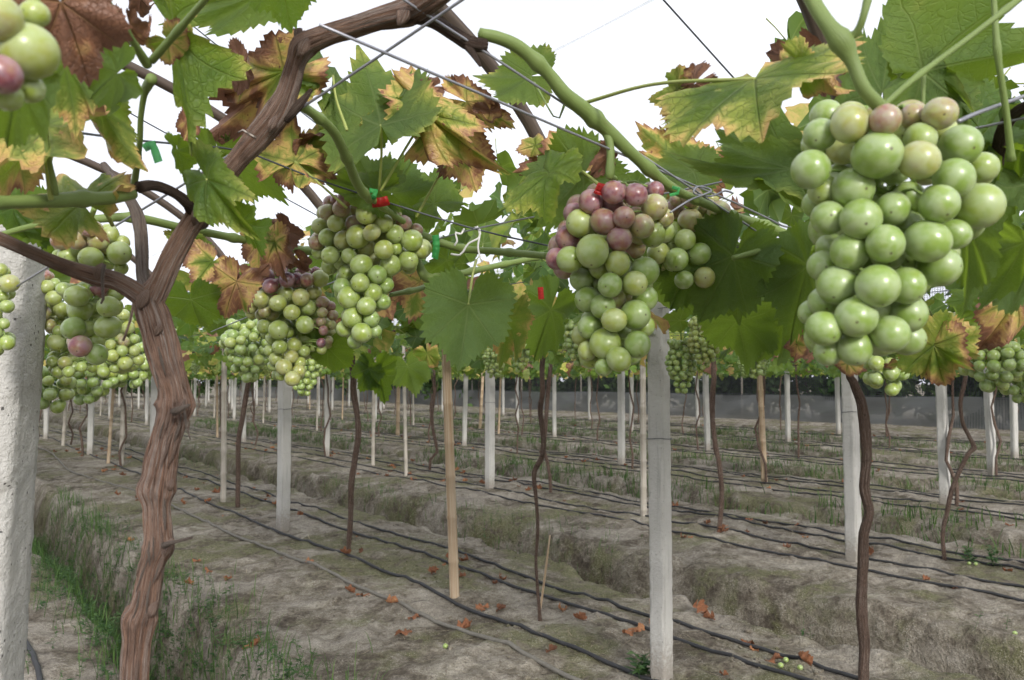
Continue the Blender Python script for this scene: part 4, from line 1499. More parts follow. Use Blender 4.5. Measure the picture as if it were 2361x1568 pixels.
px_tube('cane', [(860, 460, 18, .98), (900, 490, 16, 1.05), (960, 530, 14, 1.12)], M_CANE, VINE, sides=8)

# the shoot that carries the big bunch
SHOOT = thing('vine_shoot', at(1960, -40, .5), 'thick green vine shoot entering from the top above the biggest bunch', 'grapevine')
px_tube('cane', [(1830, -90, 38, .47), (1872, 0, 36, .465), (1910, 60, 38, .46), (1942, 100, 46, .46), (1968, 150, 32, .46), (1992, 205, 32, .46), (2030, 248, 34, .465), (2060, 290, 20, .48)], M_CANE, SHOOT, sides=18, lump=.05, seed=51)
px_tube('cane', [(1945, 96, 28, .46), (1975, 75, 20, .455), (1990, 40, 18, .45), (2005, -20, 22, .45)], M_CANE, SHOOT, sides=12)
px_tube('cane', [(2030, 250, 14, .50), (2110, 180, 14, .51), (2230, 90, 14, .52), (2361, -10, 15, .53)], M_CANE, SHOOT, sides=10)
px_tube('cane', [(2290, -20, 14, .56), (2300, 120, 15, .56), (2320, 260, 16, .57), (2332, 370, 18, .58)], M_CANE, SHOOT, sides=10)
px_tube('cane', [(2130, 165, 12, .56), (2128, 240, 10, .56), (2130, 300, 10, .56)], M_CANE, SHOOT, sides=8)
px_tube('arm', [(2400, 230, 30, .62), (2340, 262, 32, .66), (2310, 310, 36, .70), (2300, 380, 30, .74)], M_BARKD, SHOOT, sides=14, bark=.2)
px_tube('cane', [(1740, 610, 16, .95), (1830, 575, 16, .95), (1900, 548, 16, .95)], M_CANE, SHOOT, sides=10)
px_tube('cane', [(1690, 595, 14, .9), (1780, 575, 16, .92), (1850, 590, 18, .95), (1930, 610, 16, 1.0)], M_CANE, SHOOT, sides=10)

# ------------------------------------------------------------------ leaves of the near vine, one by one
nl = near_leaf
V_ = VINE
nl(V_, (1080, 702), (1062, 858), .95, -.01, .12, .06, -1, 1.02, 0, (1098, 600, 1.05))
nl(V_, (140, 5), (225, 210), .42, .02, -.2, .97, 1, .95, 3)
nl(V_, (300, 60), (345, 150), .55, .03, .6, .9, 1, .8, 1, None, True)
nl(V_, (150, 150), (190, 305), .52, .03, .3, .47, -1, .8, 3)
nl(V_, (270, 170), (200, 225), .50, .02, .5, .14, -1, 1.1, 1)
nl(V_, (40, 200), (10, 345), .42, .03, .2, .12, -1, .8, 1)
nl(V_, (105, 285), (165, 440), .58, -.04, .25, .47, -1, 1.05, 3, (118, 460, .57))
nl(V_, (230, 245), (310, 395), .62, .03, -.4, .45, -1, .7, 2)
nl(V_, (30, 330), (-10, 450), .60, .02, .3, .48, -1, .9, 0)
nl(V_, (190, 470), (70, 395), .66, .03, .35, .48, 1, .9, 3, (260, 520, .7))
nl(V_, (402, 60), (462, 345), .60, .02, 1.05, .33, 1, .5, 1)
nl(V_, (385, 90), (440, 130), .58, .03, .3, .62, 1, .9, 5)
nl(V_, (610, -20), (430, 55), .80, .05, .25, .20, -1, .42, 0)
nl(V_, (560, -30), (600, 78), .85, .05, .25, .62, 1, .5, 3)
nl(V_, (640, -70), (672, 68), .66, .03, .25, .08, 1, 1.0, 5)
nl(V_, (325, -10), (318, 70), .75, .02, .5, .95, 1, .7, 1, None, True)
nl(V_, (655, 165), (478, 245), .95, .03, -.1, .66, 1, .6, 3)
nl(V_, (630, 190), (490, 330), 1.0, .05, .3, .82, -1, .7, 2)
nl(V_, (560, 160), (510, 180), .92, .0, .5, .98, 1, 2.2, 2, None, True)
nl(V_, (440, 260), (425, 350), .9, .0, .3, .64, -1, .5, 2)
nl(V_, (768, 175), (800, 112), .98, .05, .3, .30, -1, 1.1, 4, (800, 300, .92))
nl(V_, (878, 288), (858, 168), .95, .08, -.3, .28, -1, .95, 0, (874, 440, 1.0))
nl(V_, (878, 292), (945, 225), .98, .03, .3, .33, -1, .6, 3)
nl(V_, (985, 262), (1048, 168), .98, .05, .4, .52, -1, 1.0, 4, (878, 440, .98))
nl(V_, (985, 265), (1130, 395), .98, -.04, .3, .56, 1, .6, 2)
nl(V_, (1075, 235), (1205, 290), 1.02, .0, .25, .66, -1, .6, 3)
nl(V_, (1000, 200), (955, 215), .98, 0, .2, .96, 1, 1.1, 1, None, True)
nl(V_, (1060, 330), (1095, 438), 1.05, .0, .2, .68, -1, 1.0, 5, (960, 500, 1.05))
nl(V_, (1225, 175), (1112, 192), .95, .03, .5, .30, -1, .85, 0)
nl(V_, (1130, 255), (1130, 300), 1.0, .0, .4, .95, 1, 1.5, 2, None, True)
nl(V_, (680, 372), (752, 300), 1.0, .05, -.4, .55, -1, 1.0, 3, (800, 480, 1.0))
nl(V_, (680, 375), (616, 345), 1.0, .03, .3, .62, -1, .9, 4)
nl(V_, (700, 320), (760, 335), 1.02, .03, .3, .96, 1, .9, 0, None, True)
nl(V_, (545, 380), (660, 452), 1.05, .05, .4, .13, -1, .8, 0)
nl(V_, (480, 350), (560, 440), .95, .05, .4, .16, -1, .6, 1)
nl(V_, (865, 440), (745, 425), 1.05, .0, .4, .26, -1, .8, 3)
nl(V_, (860, 420), (820, 360), 1.1, .04, .3, .30, -1, 1.0, 0)
nl(V_, (905, 445), (960, 360), 1.15, .05, .3, .10, -1, .9, 1)
nl(V_, (1000, 470), (940, 400), 1.2, .05, .3, .16, 1, .9, 5)
nl(V_, (1340, 395), (1190, 378), .95, .02, -.35, .60, -1, .85, 3, (1380, 425, .85))
nl(V_, (1300, 345), (1345, 312), .95, .0, .3, .9, 1, 1.0, 3, None, True)
nl(V_, (1235, 335), (1190, 350), .95, .0, .5, .45, 1, 1.2, 1)
nl(V_, (1265, 400), (1155, 500), .80, -.03, .75, .30, 1, .6, 1)
nl(V_, (1345, 405), (1240, 520), .92, .04, .15, .10, -1, 1.1, 5)
nl(V_, (1400, 360), (1370, 410), .9, .03, .3, .9, -1, .8, 1, None, True)
nl(V_, (1590, 385), (1470, 305), 1.0, .04, .3, .55, -1, .8, 3)
nl(V_, (1600, 390), (1625, 285), 1.0, .05, -.2, .60, -1, .7, 4)
nl(V_, (1600, 395), (1480, 395), .95, .02, .5, .28, -1, .8, 0)
nl(V_, (1825, 388), (1570, 398), .68, .05, .6, .22, -1, .42, 0)
nl(V_, (1822, 384), (1650, 290), .70, .08, .4, .16, -1, .55, 5)
nl(V_, (1740, 182), (1738, 262), .60, -.05, .3, .40, 1, 1.75, 0, (1345, 238, .80))
nl(V_, (1850, 150), (1950, 240), .60, .0, .7, .46, 1, .7, 2)
nl(V_, (1600, 195), (1535, 270), .68, .03, .3, .92, -1, .8, 2, None, True)
nl(V_, (1560, 205), (1530, 290), .70, .03, .8, .42, -1, .6, 1)
nl(V_, (1880, 150), (1760, 110), .72, .05, .4, .86, -1, .8, 3, None, True)
nl(V_, (1590, 165), (1570, 160), .60, .0, .4, .92, 1, 1.6, 2, None, True)
nl(SHOOT, (2035, 212), (2052, 62), .70, .05, .15, .13, -1, .6, 0)
nl(SHOOT, (2128, 165), (2330, 110), .62, .05, .25, .18, -1, .75, 0)
nl(SHOOT, (2128, 168), (2250, 245), .64, .03, .5, .2, -1, .42, 3)
nl(SHOOT, (2105, 155), (2060, 300), .70, .04, .7, .14, 1, .45, 1)
nl(SHOOT, (2250, -60), (2130, 12), .66, .03, .3, .14, -1, .5, 5)
nl(SHOOT, (2280, 330), (2180, 250), .72, .04, .5, .08, -1, .9, 3)
nl(SHOOT, (2240, 330), (2361, 245), .70, .05, .4, .08, 1, .8, 0)
nl(SHOOT, (2361, 330), (2250, 400), .74, .05, .4, .08, 1, .9, 5)
nl(SHOOT, (2375, 420), (2330, 300), .74, .04, .4, .10, -1, 1.0, 1)
nl(SHOOT, (2230, 530), (2252, 705), .66, .02, .55, .08, -1, .65, 0)
nl(SHOOT, (2361, 560), (2310, 680), .70, .05, .4, .10, -1, .9, 3)
nl(SHOOT, (2355, 640), (2300, 560), .75, .05, .4, .12, -1, 1.0, 4)
nl(SHOOT, (1690, 590), (1610, 740), .92, .03, .15, .07, -1, 1.0, 5)
nl(SHOOT, (1700, 585), (1690, 725), .96, .04, -.3, .08, -1, .9, 0, (1780, 578, .95))
nl(SHOOT, (1600, 590), (1540, 715), .98, .05, .3, .09, -1, 1.0, 1)
nl(SHOOT, (1545, 640), (1515, 770), 1.02, .05, .3, .12, -1, .9, 4)
nl(SHOOT, (1862, 612), (1815, 790), .90, .03, .45, .05, -1, .8, 1)
nl(SHOOT, (1845, 590), (1770, 640), .95, .05, .4, .07, -1, 1.0, 3)
nl(SHOOT, (1700, 740), (1730, 830), 1.05, .05, .4, .08, -1, 1.0, 0)
nl(SHOOT, (1800, 750), (1770, 820), 1.05, .05, .4, .10, -1, 1.1, 3)
nl(SHOOT, (2342, 690), (2268, 812), .90, .01, -.25, .70, 1, .95, 2)
nl(SHOOT, (2152, 796), (2180, 912), .92, .01, .1, .50, 1, .95, 3)
nl(SHOOT, (2152, 798), (2255, 850), .92, .01, .2, .40, 1, 1.0, 0)
nl(SHOOT, (2140, 770), (2160, 760), .95, .0, .5, .18, 1, 2.6, 1)
nl(SHOOT, (1955, 835), (1948, 872), .9, .01, .2, .66, 1, 1.2, 0)
nl(SHOOT, (1840, 790), (1822, 840), .95, .02, .5, .80, 1, .8, 2)
nl(SHOOT, (2075, 835), (2100, 860), .95, .01, .4, .70, 1, 1.2, 3)
nl(SHOOT, (2230, 690), (2180, 700), 1.05, .01, .4, .15, 1, 1.1, 5)
nl(SHOOT, (2210, 740), (2250, 715), 1.05, .01, .4, .2, 1, 1.1, 4)
nl(V_, (492, 602), (448, 650), 1.05, -.03, .2, .64, 1, 1.2, 0)
nl(V_, (545, 650), (508, 742), 1.0, .0, .2, .72, 1, .95, 3)
nl(V_, (560, 640), (590, 690), 1.02, .0, .3, .92, 1, .9, 1, None, True)
nl(V_, (600, 555), (590, 640), 1.15, .0, .3, .70, 1, .8, 0)
nl(V_, (635, 560), (650, 650), 1.15, .0, .35, .74, 1, .8, 2)
nl(V_, (655, 530), (690, 590), 1.2, .0, .3, .92, 1, 1.1, 0, None, True)
nl(V_, (690, 600), (720, 640), 1.2, .0, .3, .92, 1, 1.1, 2, None, True)
nl(V_, (590, 640), (620, 610), 1.1, .0, .3, .95, 1, 1.2, 3, None, True)
nl(V_, (640, 520), (610, 540), 1.2, .0, .3, .95, 1, 1.2, 1, None, True)
nl(V_, (478, 415), (560, 535), .66, -.02, .35, .33, 1, .75, 2, (440, 440, .7))
nl(V_, (560, 505), (612, 590), .68, .02, .8, .12, 1, .7, 1)
nl(V_, (410, 345), (432, 420), .70, .02, .8, .10, 1, .7, 1)
nl(V_, (95, 492), (20, 560), .98, .0, .3, .06, -1, 1.0, 5)
nl(V_, (150, 520), (110, 610), 1.0, .0, .4, .08, -1, .9, 1)
nl(V_, (30, 480), (95, 560), .96, .0, .5, .10, 1, .9, 3)
nl(V_, (440, 690), (460, 770), 1.0, .03, .3, .08, 1, 1.1, 0)
nl(V_, (420, 560), (490, 560), 1.05, .03, .4, .40, -1, .9, 3)
nl(V_, (940, 845), (962, 905), 1.8, .03, .3, .25, -1, 1.1, 0)
nl(V_, (985, 815), (1005, 858), 1.7, .02, .4, .45, 1, 1.0, 3)
nl(V_, (870, 850), (888, 925), 1.6, .04, .3, .05, 1, .9, 1)
nl(V_, (850, 850), (835, 900), 1.6, .04, .5, .05, 1, .9, 5)
nl(V_, (755, 800), (752, 865), 1.25, .03, .3, .10, 1, 1.2, 0)
nl(V_, (968, 650), (950, 738), 1.35, .02, .2, .60, -1, 1.1, 0)
nl(V_, (1270, 715), (1225, 835), 1.35, .05, .4, .06, -1, .8, 1)
nl(V_, (1170, 740), (1165, 830), 1.05, .05, .3, .45, -1, .8, 3)
nl(V_, (1030, 600), (1010, 690), 1.2, .03, .6, .1, -1, .8, 1)

# ------------------------------------------------------------------ mid-distance vines
def crooked(base, h, r, rs, amp=.05, n=7):
    pts = [base - np.array([0, 0, .08])]
    for k in range(1, n + 1):
        t = k / n
        w = amp * (1 if k < n else .6)
        pts.append(base + np.array([rs.normal(0, w * .6), rs.normal(0, w * .6), h * t]))
    rad = [r * (1.25 - .35 * k / n) * rs.uniform(.88, 1.14) for k in range(n + 1)]
    return pts, rad


def canopy_pts(rs, n, u0, u1, v, hw=.85, zl=1.36, zh=1.88):
    u = rs.uniform(u0, u1, n)
    t = rs.uniform(-1, 1, n)
    vv_ = v + hw * t + .08 * rs.normal(size=n)
    z = zl + (zh - zl) * rs.random(n) ** .8 + .05 * np.abs(t)
    clump = vn(u * 1.6, vv_ * 1.6, int(v * 10) + 3)
    keep = clump > -.28
    u, vv_, z = u[keep], vv_[keep], z[keep]
    pts = u[:, None] * DU + vv_[:, None] * DV
    pts[:, 2] = z
    n = len(u)
    nrm = np.stack([rs.normal(0, .65, n), rs.normal(-.25, .65, n), rs.uniform(.15, 1, n)], -1)
    return pts, nrm, rs.uniform(0, 6.28, n), rs.uniform(.062, .105, n), u


def make_vine(base_uv, label, k, u0, u1, path=None, r=.020, n=120, lod=None, seed=0, group='grapevines', hw=1.12, zl=1.36, zh=1.88, mat=None, canopy=True):
    rs = np.random.default_rng(seed)
    p = P(*base_uv); p[2] = gz(p)
    root = thing('grapevine', p, label, 'grapevine', group)
    enrol('vine', p, root, label, group != 'far vines')
    if path is not None:
        zz = project(p)[2]
        pts = [at(a, b, zz) for a, b, w in path]; rad = [w / 2 * zz / FPX for a, b, w in path]
        pts[0] = pts[0] - np.array([0, 0, .06])
        top = pts[-1]
        if top[2] < 1.55: pts.append(top + np.array([.02, .02, 1.58 - top[2]])); rad.append(rad[-1])
    else:
        pts, rad = crooked(p, 1.58, r, rs)
    tube('trunk', pts, rad, mat or M_BARKD, root, sides=14 if lod is None else 6, step=.02 if lod is None else .12, bark=.22 if lod is None else 0, lump=.10 if lod is None else .05, seed=seed)
    top = pts[-1]
    for s in (-1, 1):
        e = u1 if s > 0 else u0
        v = VC[k]
        c = [top, P((uv_of(top)[0] + e) / 2, v + rs.normal(0, .1), 1.58), P(e, v + rs.normal(0, .15), 1.57)]
        tube('cane', c, [.013, .010, .007], M_BARKD, root, sides=8 if lod is None else 5, step=.1, lump=.08)
    m = int((u1 - u0) * 2.2) if lod is None else 0
    for q in range(m):
        u = rs.uniform(u0, u1); s = rs.choice([-1, 1])
        c = [P(u, VC[k], 1.57), P(u + rs.normal(0, .15), VC[k] + s * hw * .5, 1.62), P(u + rs.normal(0, .3), VC[k] + s * hw, 1.60 + rs.normal(0, .06))]
        tube('cane', c, [.006, .005, .004], M_CANE, root, sides=6, step=.08)
    if canopy:
        pts, nrm, yaw, size, u = canopy_pts(rs, n, u0, u1, VC[k], hw, zl, zh)
        age = rand_age(rs, len(pts))
        if lod is None:
            for q in range(len(pts)):
                scatter_leaf(root, pts[q], nrm[q], yaw[q], size[q], age[q], q)
        else:
            me = foliage_mesh('foliage', pts - np.array(root.location), nrm, yaw, size * (1.0 if lod == 0 else 1.12), age, lod)
            o = link('foliage', me); o.parent = root; o['kind'] = 'stuff'
    return root


DEN = 190
# first bed back
make_vine((1.3, 2.5), 'thick knobbly dark vine trunk rising beside the leaning post', 1, -.6, 2.2,
          [(1992, 1747, 30), (1990, 1568, 28), (1992, 1480, 27), (1986, 1400, 27), (1990, 1300, 26), (1992, 1230, 26), (2004, 1180, 25), (1992, 1120, 26), (1998, 1050, 26), (1990, 960, 27), (1984, 920, 25), (1966, 880, 22), (1955, 840, 20)],
          n=int(2.8 * DEN), seed=301)
make_vine(uv_of(on_ground(1247, 1432)), 'slender forked vine trunk with a bamboo sliver leaning at its foot', 1, 2.2, 4.2,
          [(1247, 1434, 16), (1243, 1400, 9), (1236, 1300, 8), (1240, 1210, 9), (1236, 1150, 10), (1232, 1090, 12), (1250, 1050, 15), (1252, 1000, 14), (1246, 950, 15), (1252, 900, 14), (1250, 850, 14)],
          n=int(2.0 * DEN), seed=302)
make_vine(uv_of(on_ground(802, 1265)), 'bent dark vine trunk between the grey post and the orange bamboo stake', 1, 4.2, 6.6,
          [(802, 1268, 12), (808, 1200, 14), (810, 1120, 15), (818, 1060, 16), (826, 1010, 16), (824, 960, 15), (816, 910, 17), (814, 860, 16), (812, 830, 15)],
          n=int(2.4 * DEN * .8), seed=303)
make_vine(uv_of(on_ground(548, 1165)), 'dark vine trunk leaning right beside the grey bamboo stake', 1, 6.6, 9.2,
          [(548, 1168, 11), (549, 1090, 11), (550, 1010, 11), (560, 960, 12), (566, 920, 12), (573, 880, 11), (575, 850, 10)],
          n=300, lod=0, seed=304)
# second bed back
make_vine(uv_of(on_ground(2178, 1290)), 'thin dark vine trunk bent sharply like an elbow', 2, 1.2, 3.3,
          [(2178, 1292, 12), (2174, 1230, 10), (2184, 1180, 11), (2198, 1120, 11), (2230, 1050, 11), (2246, 1032, 13), (2236, 1010, 10), (2220, 975, 10), (2214, 930, 10), (2222, 890, 11), (2226, 860, 11)],
          n=190, seed=311)
make_vine(uv_of(on_ground(1655, 1225)), 'dark upright vine trunk standing between the centre post and the tan bamboo', 2, 3.3, 5.6,
          [(1655, 1228, 12), (1664, 1150, 13), (1660, 1080, 13), (1652, 1040, 13), (1644, 980, 13), (1642, 920, 14), (1646, 870, 14), (1645, 840, 13)],
          n=230, seed=312)
make_vine(uv_of(on_ground(1270, 1136)), 'brown vine trunk crossing behind the slender forked trunk', 2, 5.6, 8.2,
          [(1270, 1138, 8), (1268, 1100, 9), (1262, 1065, 9), (1254, 1040, 10), (1258, 980, 11), (1262, 920, 11), (1268, 860, 11)], n=300, lod=0, seed=313)
make_vine(uv_of(on_ground(990, 1085)), 'thin wavy vine trunk just left of the orange bamboo stake', 2, 8.2, 11,
          [(990, 1087, 7), (992, 1060, 7), (1008, 1042, 8), (1000, 1000, 8), (996, 960, 8), (1002, 900, 8), (1000, 850, 8)], n=320, lod=0, seed=314)
make_vine((0.3, 5.4), 'vine of the second bed spreading leaves above the right edge', 2, -1.6, 1.2, n=230, seed=315)
FV = 'crooked thin vine trunk with leafy canopy far back among the rows'
for k in range(0, 7):
    u = {0: 3.6, 1: 9.2, 2: 11}.get(k, 0.0 + (k - 3) * .8)
    j = 0
    while u < 46:
        du = 2.3 + .02 * u + random.uniform(-.2, .2)
        x, y, zz = project(P(u + du / 2, VC[k], 1.5))
        if zz > .5 and -300 < x < 2700:
            lod = 0 if u < 8 and k < 4 else 1
            make_vine((u + du / 2 + random.uniform(-.3, .3), VC[k] + random.uniform(-.1, .1) + (.1 if k == 0 else 0)), FV, k, u, u + du, n=int(du * (180 if k < 4 else 135) * (1 if u < 18 else .75)),
                      lod=lod, seed=400 + 40 * k + j, group='far vines', r=.014, hw=.9)
        u += du; j += 1
# foliage reaching over the near furrow belongs to the old vine
rs = np.random.default_rng(77)
pts, nrm, yaw, size, _ = canopy_pts(rs, 185, 1.2, 3.4, 1.36, .38, 1.40, 1.70)
age = rand_age(rs, len(pts), .12, .04)
for q in range(len(pts)):
    scatter_leaf(VINE, pts[q], nrm[q], yaw[q], size[q] * .95, age[q], q)
pts, nrm, yaw, size, _ = canopy_pts(rs, 50, 3.0, 5.5, .75, .5, 1.42, 1.72)
age = rand_age(rs, len(pts), .2, .1)
for q in range(len(pts)):
    scatter_leaf(VINE, pts[q], nrm[q], yaw[q], size[q] * .95, age[q], q)

# ------------------------------------------------------------------ the bunches in front
RB = [(610, 1155, 260, 310, 0, 1), (870, 1065, 330, 320, 3, 0), (1170, 1030, 280, 250, 5, 0), (1410, 1000, 240, 220, 5, 1), (1640, 975, 290, 290, 4, 0), (1100, 1330, 430, 390, 0, 0),
      (1460, 1375, 360, 320, 3, 0), (1470, 1190, 300, 260, 1, 1), (1815, 1250, 410, 330, 0, 0), (530, 1455, 330, 320, 0, 0), (2000, 1440, 260, 290, 1, 1), (1320, 1130, 240, 240, 2, 2),
      (1660, 1120, 240, 240, 2, 2)]
O = 1502
RB += [(890, 120 + O, 380, 330, 0, 0), (640, 130 + O, 260, 260, 1, 2), (1235, 290 + O, 310, 300, 0, 1), (1635, 250 + O, 370, 320, 0, 0), (1985, 265 + O, 420, 370, 1, 0), (960, 380 + O, 360, 330, 0, 0),
       (680, 370 + O, 280, 290, 0, 1), (580, 250 + O, 240, 240, 0, 2), (865, 660 + O, 330, 300, 0, 0), (1170, 590 + O, 340, 320, 0, 0), (1530, 570 + O, 390, 350, 0, 0), (1760, 510 + O, 280, 280, 0, 2),
       (640, 780 + O, 260, 280, 0, 1), (1630, 790 + O, 380, 320, 0, 1), (755, 945 + O, 340, 340, 0, 0), (1105, 955 + O, 390, 350, 0, 0), (1350, 950 + O, 330, 320, 0, 1), (640, 1090 + O, 260, 260, 0, 2),
       (920, 1220 + O, 380, 330, 0, 0), (1360, 1190 + O, 360, 300, 0, 1), (640, 1320 + O, 300, 300, 0, 0), (1210, 1365 + O, 350, 310, 0, 0), (905, 1480 + O, 330, 270, 0, 1), (680, 1520 + O, 260, 240, 0, 2),
       (530, 1180 + O, 200, 220, 0, 2), (1760, 30 + O, 370, 330, 0, 0), (700, 620 + O, 240, 240, 0, 2)]
traced_bunch('biggest bunch of large green grapes with a few tan ones on top', 2996, 0, .46, RB, (2045, 255), .5, .05, 1)
MB = [(780, 230, 210, 210, 7, 0), (975, 150, 200, 200, 7, 0), (1165, 170, 190, 210, 7, 0), (1335, 130, 160, 150, 7, 1), (640, 330, 160, 200, 7, 2), (690, 415, 220, 260, 2, 0), (890, 400, 210, 230, 6, 0),
      (1065, 365, 190, 200, 6, 0), (1325, 275, 220, 220, 4, 0), (1220, 440, 200, 210, 4, 0), (1025, 550, 210, 210, 6, 0), (580, 540, 200, 210, 7, 1), (795, 655, 280, 290, 1, 0), (600, 725, 215, 250, 1, 0),
      (490, 720, 170, 210, 7, 2), (1010, 760, 210, 210, 2, 0), (1310, 510, 190, 230, 1, 1), (1410, 370, 150, 180, 4, 1), (1240, 830, 250, 240, 0, 0), (700, 900, 210, 190, 0, 0), (945, 945, 210, 210, 0, 0),
      (1160, 930, 210, 220, 2, 0), (755, 1070, 210, 220, 0, 0), (1245, 1060, 210, 210, 0, 1), (885, 1130, 220, 200, 0, 0), (1160, 1200, 250, 260, 0, 0), (980, 1245, 210, 210, 2, 0), (770, 1305, 190, 210, 0, 0),
      (710, 1380, 180, 190, 2, 1), (905, 1450, 270, 260, 1, 0), (1180, 1455, 220, 220, 0, 0), (750, 1510, 150, 170, 2, 1), (1240, 1300, 170, 180, 1, 2), (1070, 1540, 140, 150, 0, 1), (770, 1575, 180, 160, 1, 1),
      (1020, 1582, 220, 190, 1, 0), (890, 1650, 170, 130, 0, 1), (860, 800, 180, 180, 1, 2), (1000, 1070, 160, 160, 4, 2), (960, 250, 190, 190, 7, 2)]
traced_bunch('grape bunch red on top and green below, its tip in front of the centre post', 2000, 700, .80, MB, (1405, 405, .80), .5, .15, 2)
M2 = [(1650, 190, 170, 180, 5, 0), (1500, 290, 150, 170, 6, 1), (1880, 320, 195, 195, 4, 0), (1630, 390, 200, 200, 4, 0), (1770, 440, 150, 170, 3, 1), (1480, 490, 170, 190, 1, 0), (1590, 555, 180, 170, 1, 0),
      (1710, 680, 195, 200, 0, 0), (1520, 725, 190, 195, 0, 0), (1360, 670, 200, 190, 2, 0), (1580, 900, 155, 150, 0, 0), (1755, 880, 190, 185, 3, 0), (1760, 570, 110, 110, 6, 1), (1780, 270, 140, 140, 4, 1),
      (1530, 210, 140, 140, 5, 1), (1700, 350, 150, 150, 3, 2)]
traced_bunch('greyish green bunch tucked behind the red and green one, wire across it', 2000, 700, .93, M2, (1600, 440, .93), .35, .2, 3)
L1 = [(735, 215, 90, 90, 7, 1), (810, 215, 140, 120, 6, 0), (785, 290, 145, 140, 5, 0), (920, 225, 120, 100, 6, 1), (665, 320, 130, 145, 4, 0), (925, 290, 140, 130, 3, 1), (1000, 335, 185, 180, 2, 0),
      (1145, 300, 140, 120, 4, 1), (1240, 350, 110, 150, 4, 1), (1320, 415, 140, 130, 6, 0), (1145, 410, 160, 165, 2, 0), (735, 415, 140, 140, 2, 0), (835, 395, 130, 140, 3, 1), (895, 415, 150, 140, 5, 0),
      (600, 440, 145, 145, 2, 0), (1430, 470, 110, 110, 5, 1), (925, 530, 195, 200, 2, 0), (1045, 495, 145, 150, 3, 0), (1240, 505, 155, 165, 1, 0), (1390, 560, 175, 180, 1, 0), (660, 535, 145, 150, 1, 0),
      (800, 560, 145, 180, 3, 0), (570, 580, 130, 140, 5, 1), (1000, 620, 150, 140, 3, 1), (1150, 640, 165, 165, 2, 0), (1470, 635, 175, 170, 2, 0), (690, 690, 160, 150, 1, 1), (850, 695, 140, 130, 1, 1),
      (1360, 735, 170, 160, 1, 0), (1255, 630, 100, 110, 1, 2), (955, 770, 190, 170, 1, 0), (1205, 775, 185, 175, 1, 0), (830, 840, 135, 140, 1, 0), (1090, 855, 160, 160, 0, 0), (945, 925, 165, 150, 1, 0),
      (790, 960, 150, 150, 0, 0), (1170, 945, 120, 140, 0, 1), (1055, 1010, 160, 150, 1, 0), (850, 1050, 195, 190, 1, 0), (1140, 1090, 130, 140, 0, 1), (1000, 1125, 160, 150, 1, 0), (880, 1225, 180, 165, 1, 0),
      (1040, 1235, 145, 140, 0, 0), (810, 1320, 130, 140, 1, 0), (960, 1355, 180, 170, 1, 0), (1075, 1340, 100, 120, 0, 1), (900, 1430, 130, 110, 0, 1), (780, 760, 120, 120, 1, 2), (1060, 720, 120, 120, 3, 2)]
traced_bunch('long yellow-green bunch under a red tape, a few pinkish grapes at its shoulders', 1000, 700, 1.06, L1, (860, 462, 1.04), .5, .18, 4)
L2 = [(150, 870, 130, 110, 7, 0), (60, 940, 110, 100, 7, 1), (175, 955, 140, 125, 7, 0), (20, 1010, 120, 110, 7, 1), (320, 900, 145, 140, 8, 0), (405, 890, 110, 110, 8, 1), (490, 900, 120, 120, 6, 0),
      (600, 890, 150, 145, 2, 0), (565, 830, 90, 80, 7, 1), (95, 1065, 150, 145, 3, 0), (240, 1100, 150, 140, 2, 0), (310, 1020, 150, 130, 2, 1), (435, 1050, 150, 150, 3, 0), (545, 1010, 140, 120, 3, 1),
      (500, 1140, 140, 140, 1, 0), (0, 1130, 130, 130, 3, 0), (130, 1170, 130, 100, 4, 1), (360, 1180, 140, 140, 2, 0), (620, 1095, 110, 110, 5, 0), (690, 1130, 90, 90, 6, 1), (620, 1180, 90, 90, 4, 0),
      (710, 1205, 90, 90, 5, 0), (245, 1330, 170, 160, 1, 0), (470, 1285, 150, 150, 1, 0), (120, 1300, 130, 120, 1, 1), (610, 1260, 80, 90, 5, 1), (630, 1335, 90, 80, 6, 0), (705, 1290, 80, 75, 3, 0),
      (610, 1440, 80, 80, 8, 0), (675, 1420, 80, 80, 4, 1), (470, 1410, 160, 140, 1, 0), (190, 1400, 110, 120, 1, 1), (255, 1475, 125, 120, 1, 0), (380, 1460, 125, 120, 2, 0), (460, 1510, 110, 110, 1, 0),
      (170, 1510, 100, 100, 1, 0), (345, 1560, 110, 100, 3, 1), (615, 1500, 85, 80, 2, 0), (535, 1480, 70, 80, 1, 1), (220, 1577, 115, 110, 2, 0), (355, 1562, 120, 115, 3, 0), (290, 1647, 140, 140, 3, 0),
      (430, 1612, 100, 95, 2, 0), (200, 1640, 95, 95, 1, 1), (420, 1682, 110, 110, 3, 0), (365, 1747, 130, 130, 3, 0), (265, 1720, 95, 95, 1, 1)]
traced_bunch('bunch with dark pink shoulders and olive tip, above the grey post', 1000, 700, 1.20, L2, (672, 625, 1.2), .5, .2, 5)
T1 = [(770, 455, 180, 140, 6, 0), (525, 565, 165, 160, 5, 0), (665, 560, 175, 175, 5, 0), (845, 565, 190, 170, 4, 0), (945, 515, 170, 130, 2, 1), (1050, 580, 140, 120, 2, 1), (1025, 670, 225, 195, 1, 0),
      (590, 690, 190, 165, 1, 1), (780, 710, 215, 180, 1, 0), (500, 690, 100, 100, 1, 2), (1040, 800, 130, 110, 1, 1)]
traced_bunch('small bunch resting above the vine fork, tan on top', 0, 700, .80, T1, (218, 480, .80), .3, .1, 6)
T2 = [(660, 1040, 220, 185, 1, 0), (545, 980, 110, 140, 1, 2), (930, 1130, 205, 170, 1, 0), (690, 1165, 220, 170, 1, 1), (630, 1315, 220, 175, 0, 0), (925, 1305, 225, 190, 1, 0), (690, 1470, 215, 175, 6, 0),
      (830, 1540, 190, 180, 0, 0), (750, 1320, 150, 150, 1, 2), (820, 1430, 150, 150, 1, 2), (850, 970, 160, 140, 7, 1), (1000, 1020, 150, 130, 1, 1)]
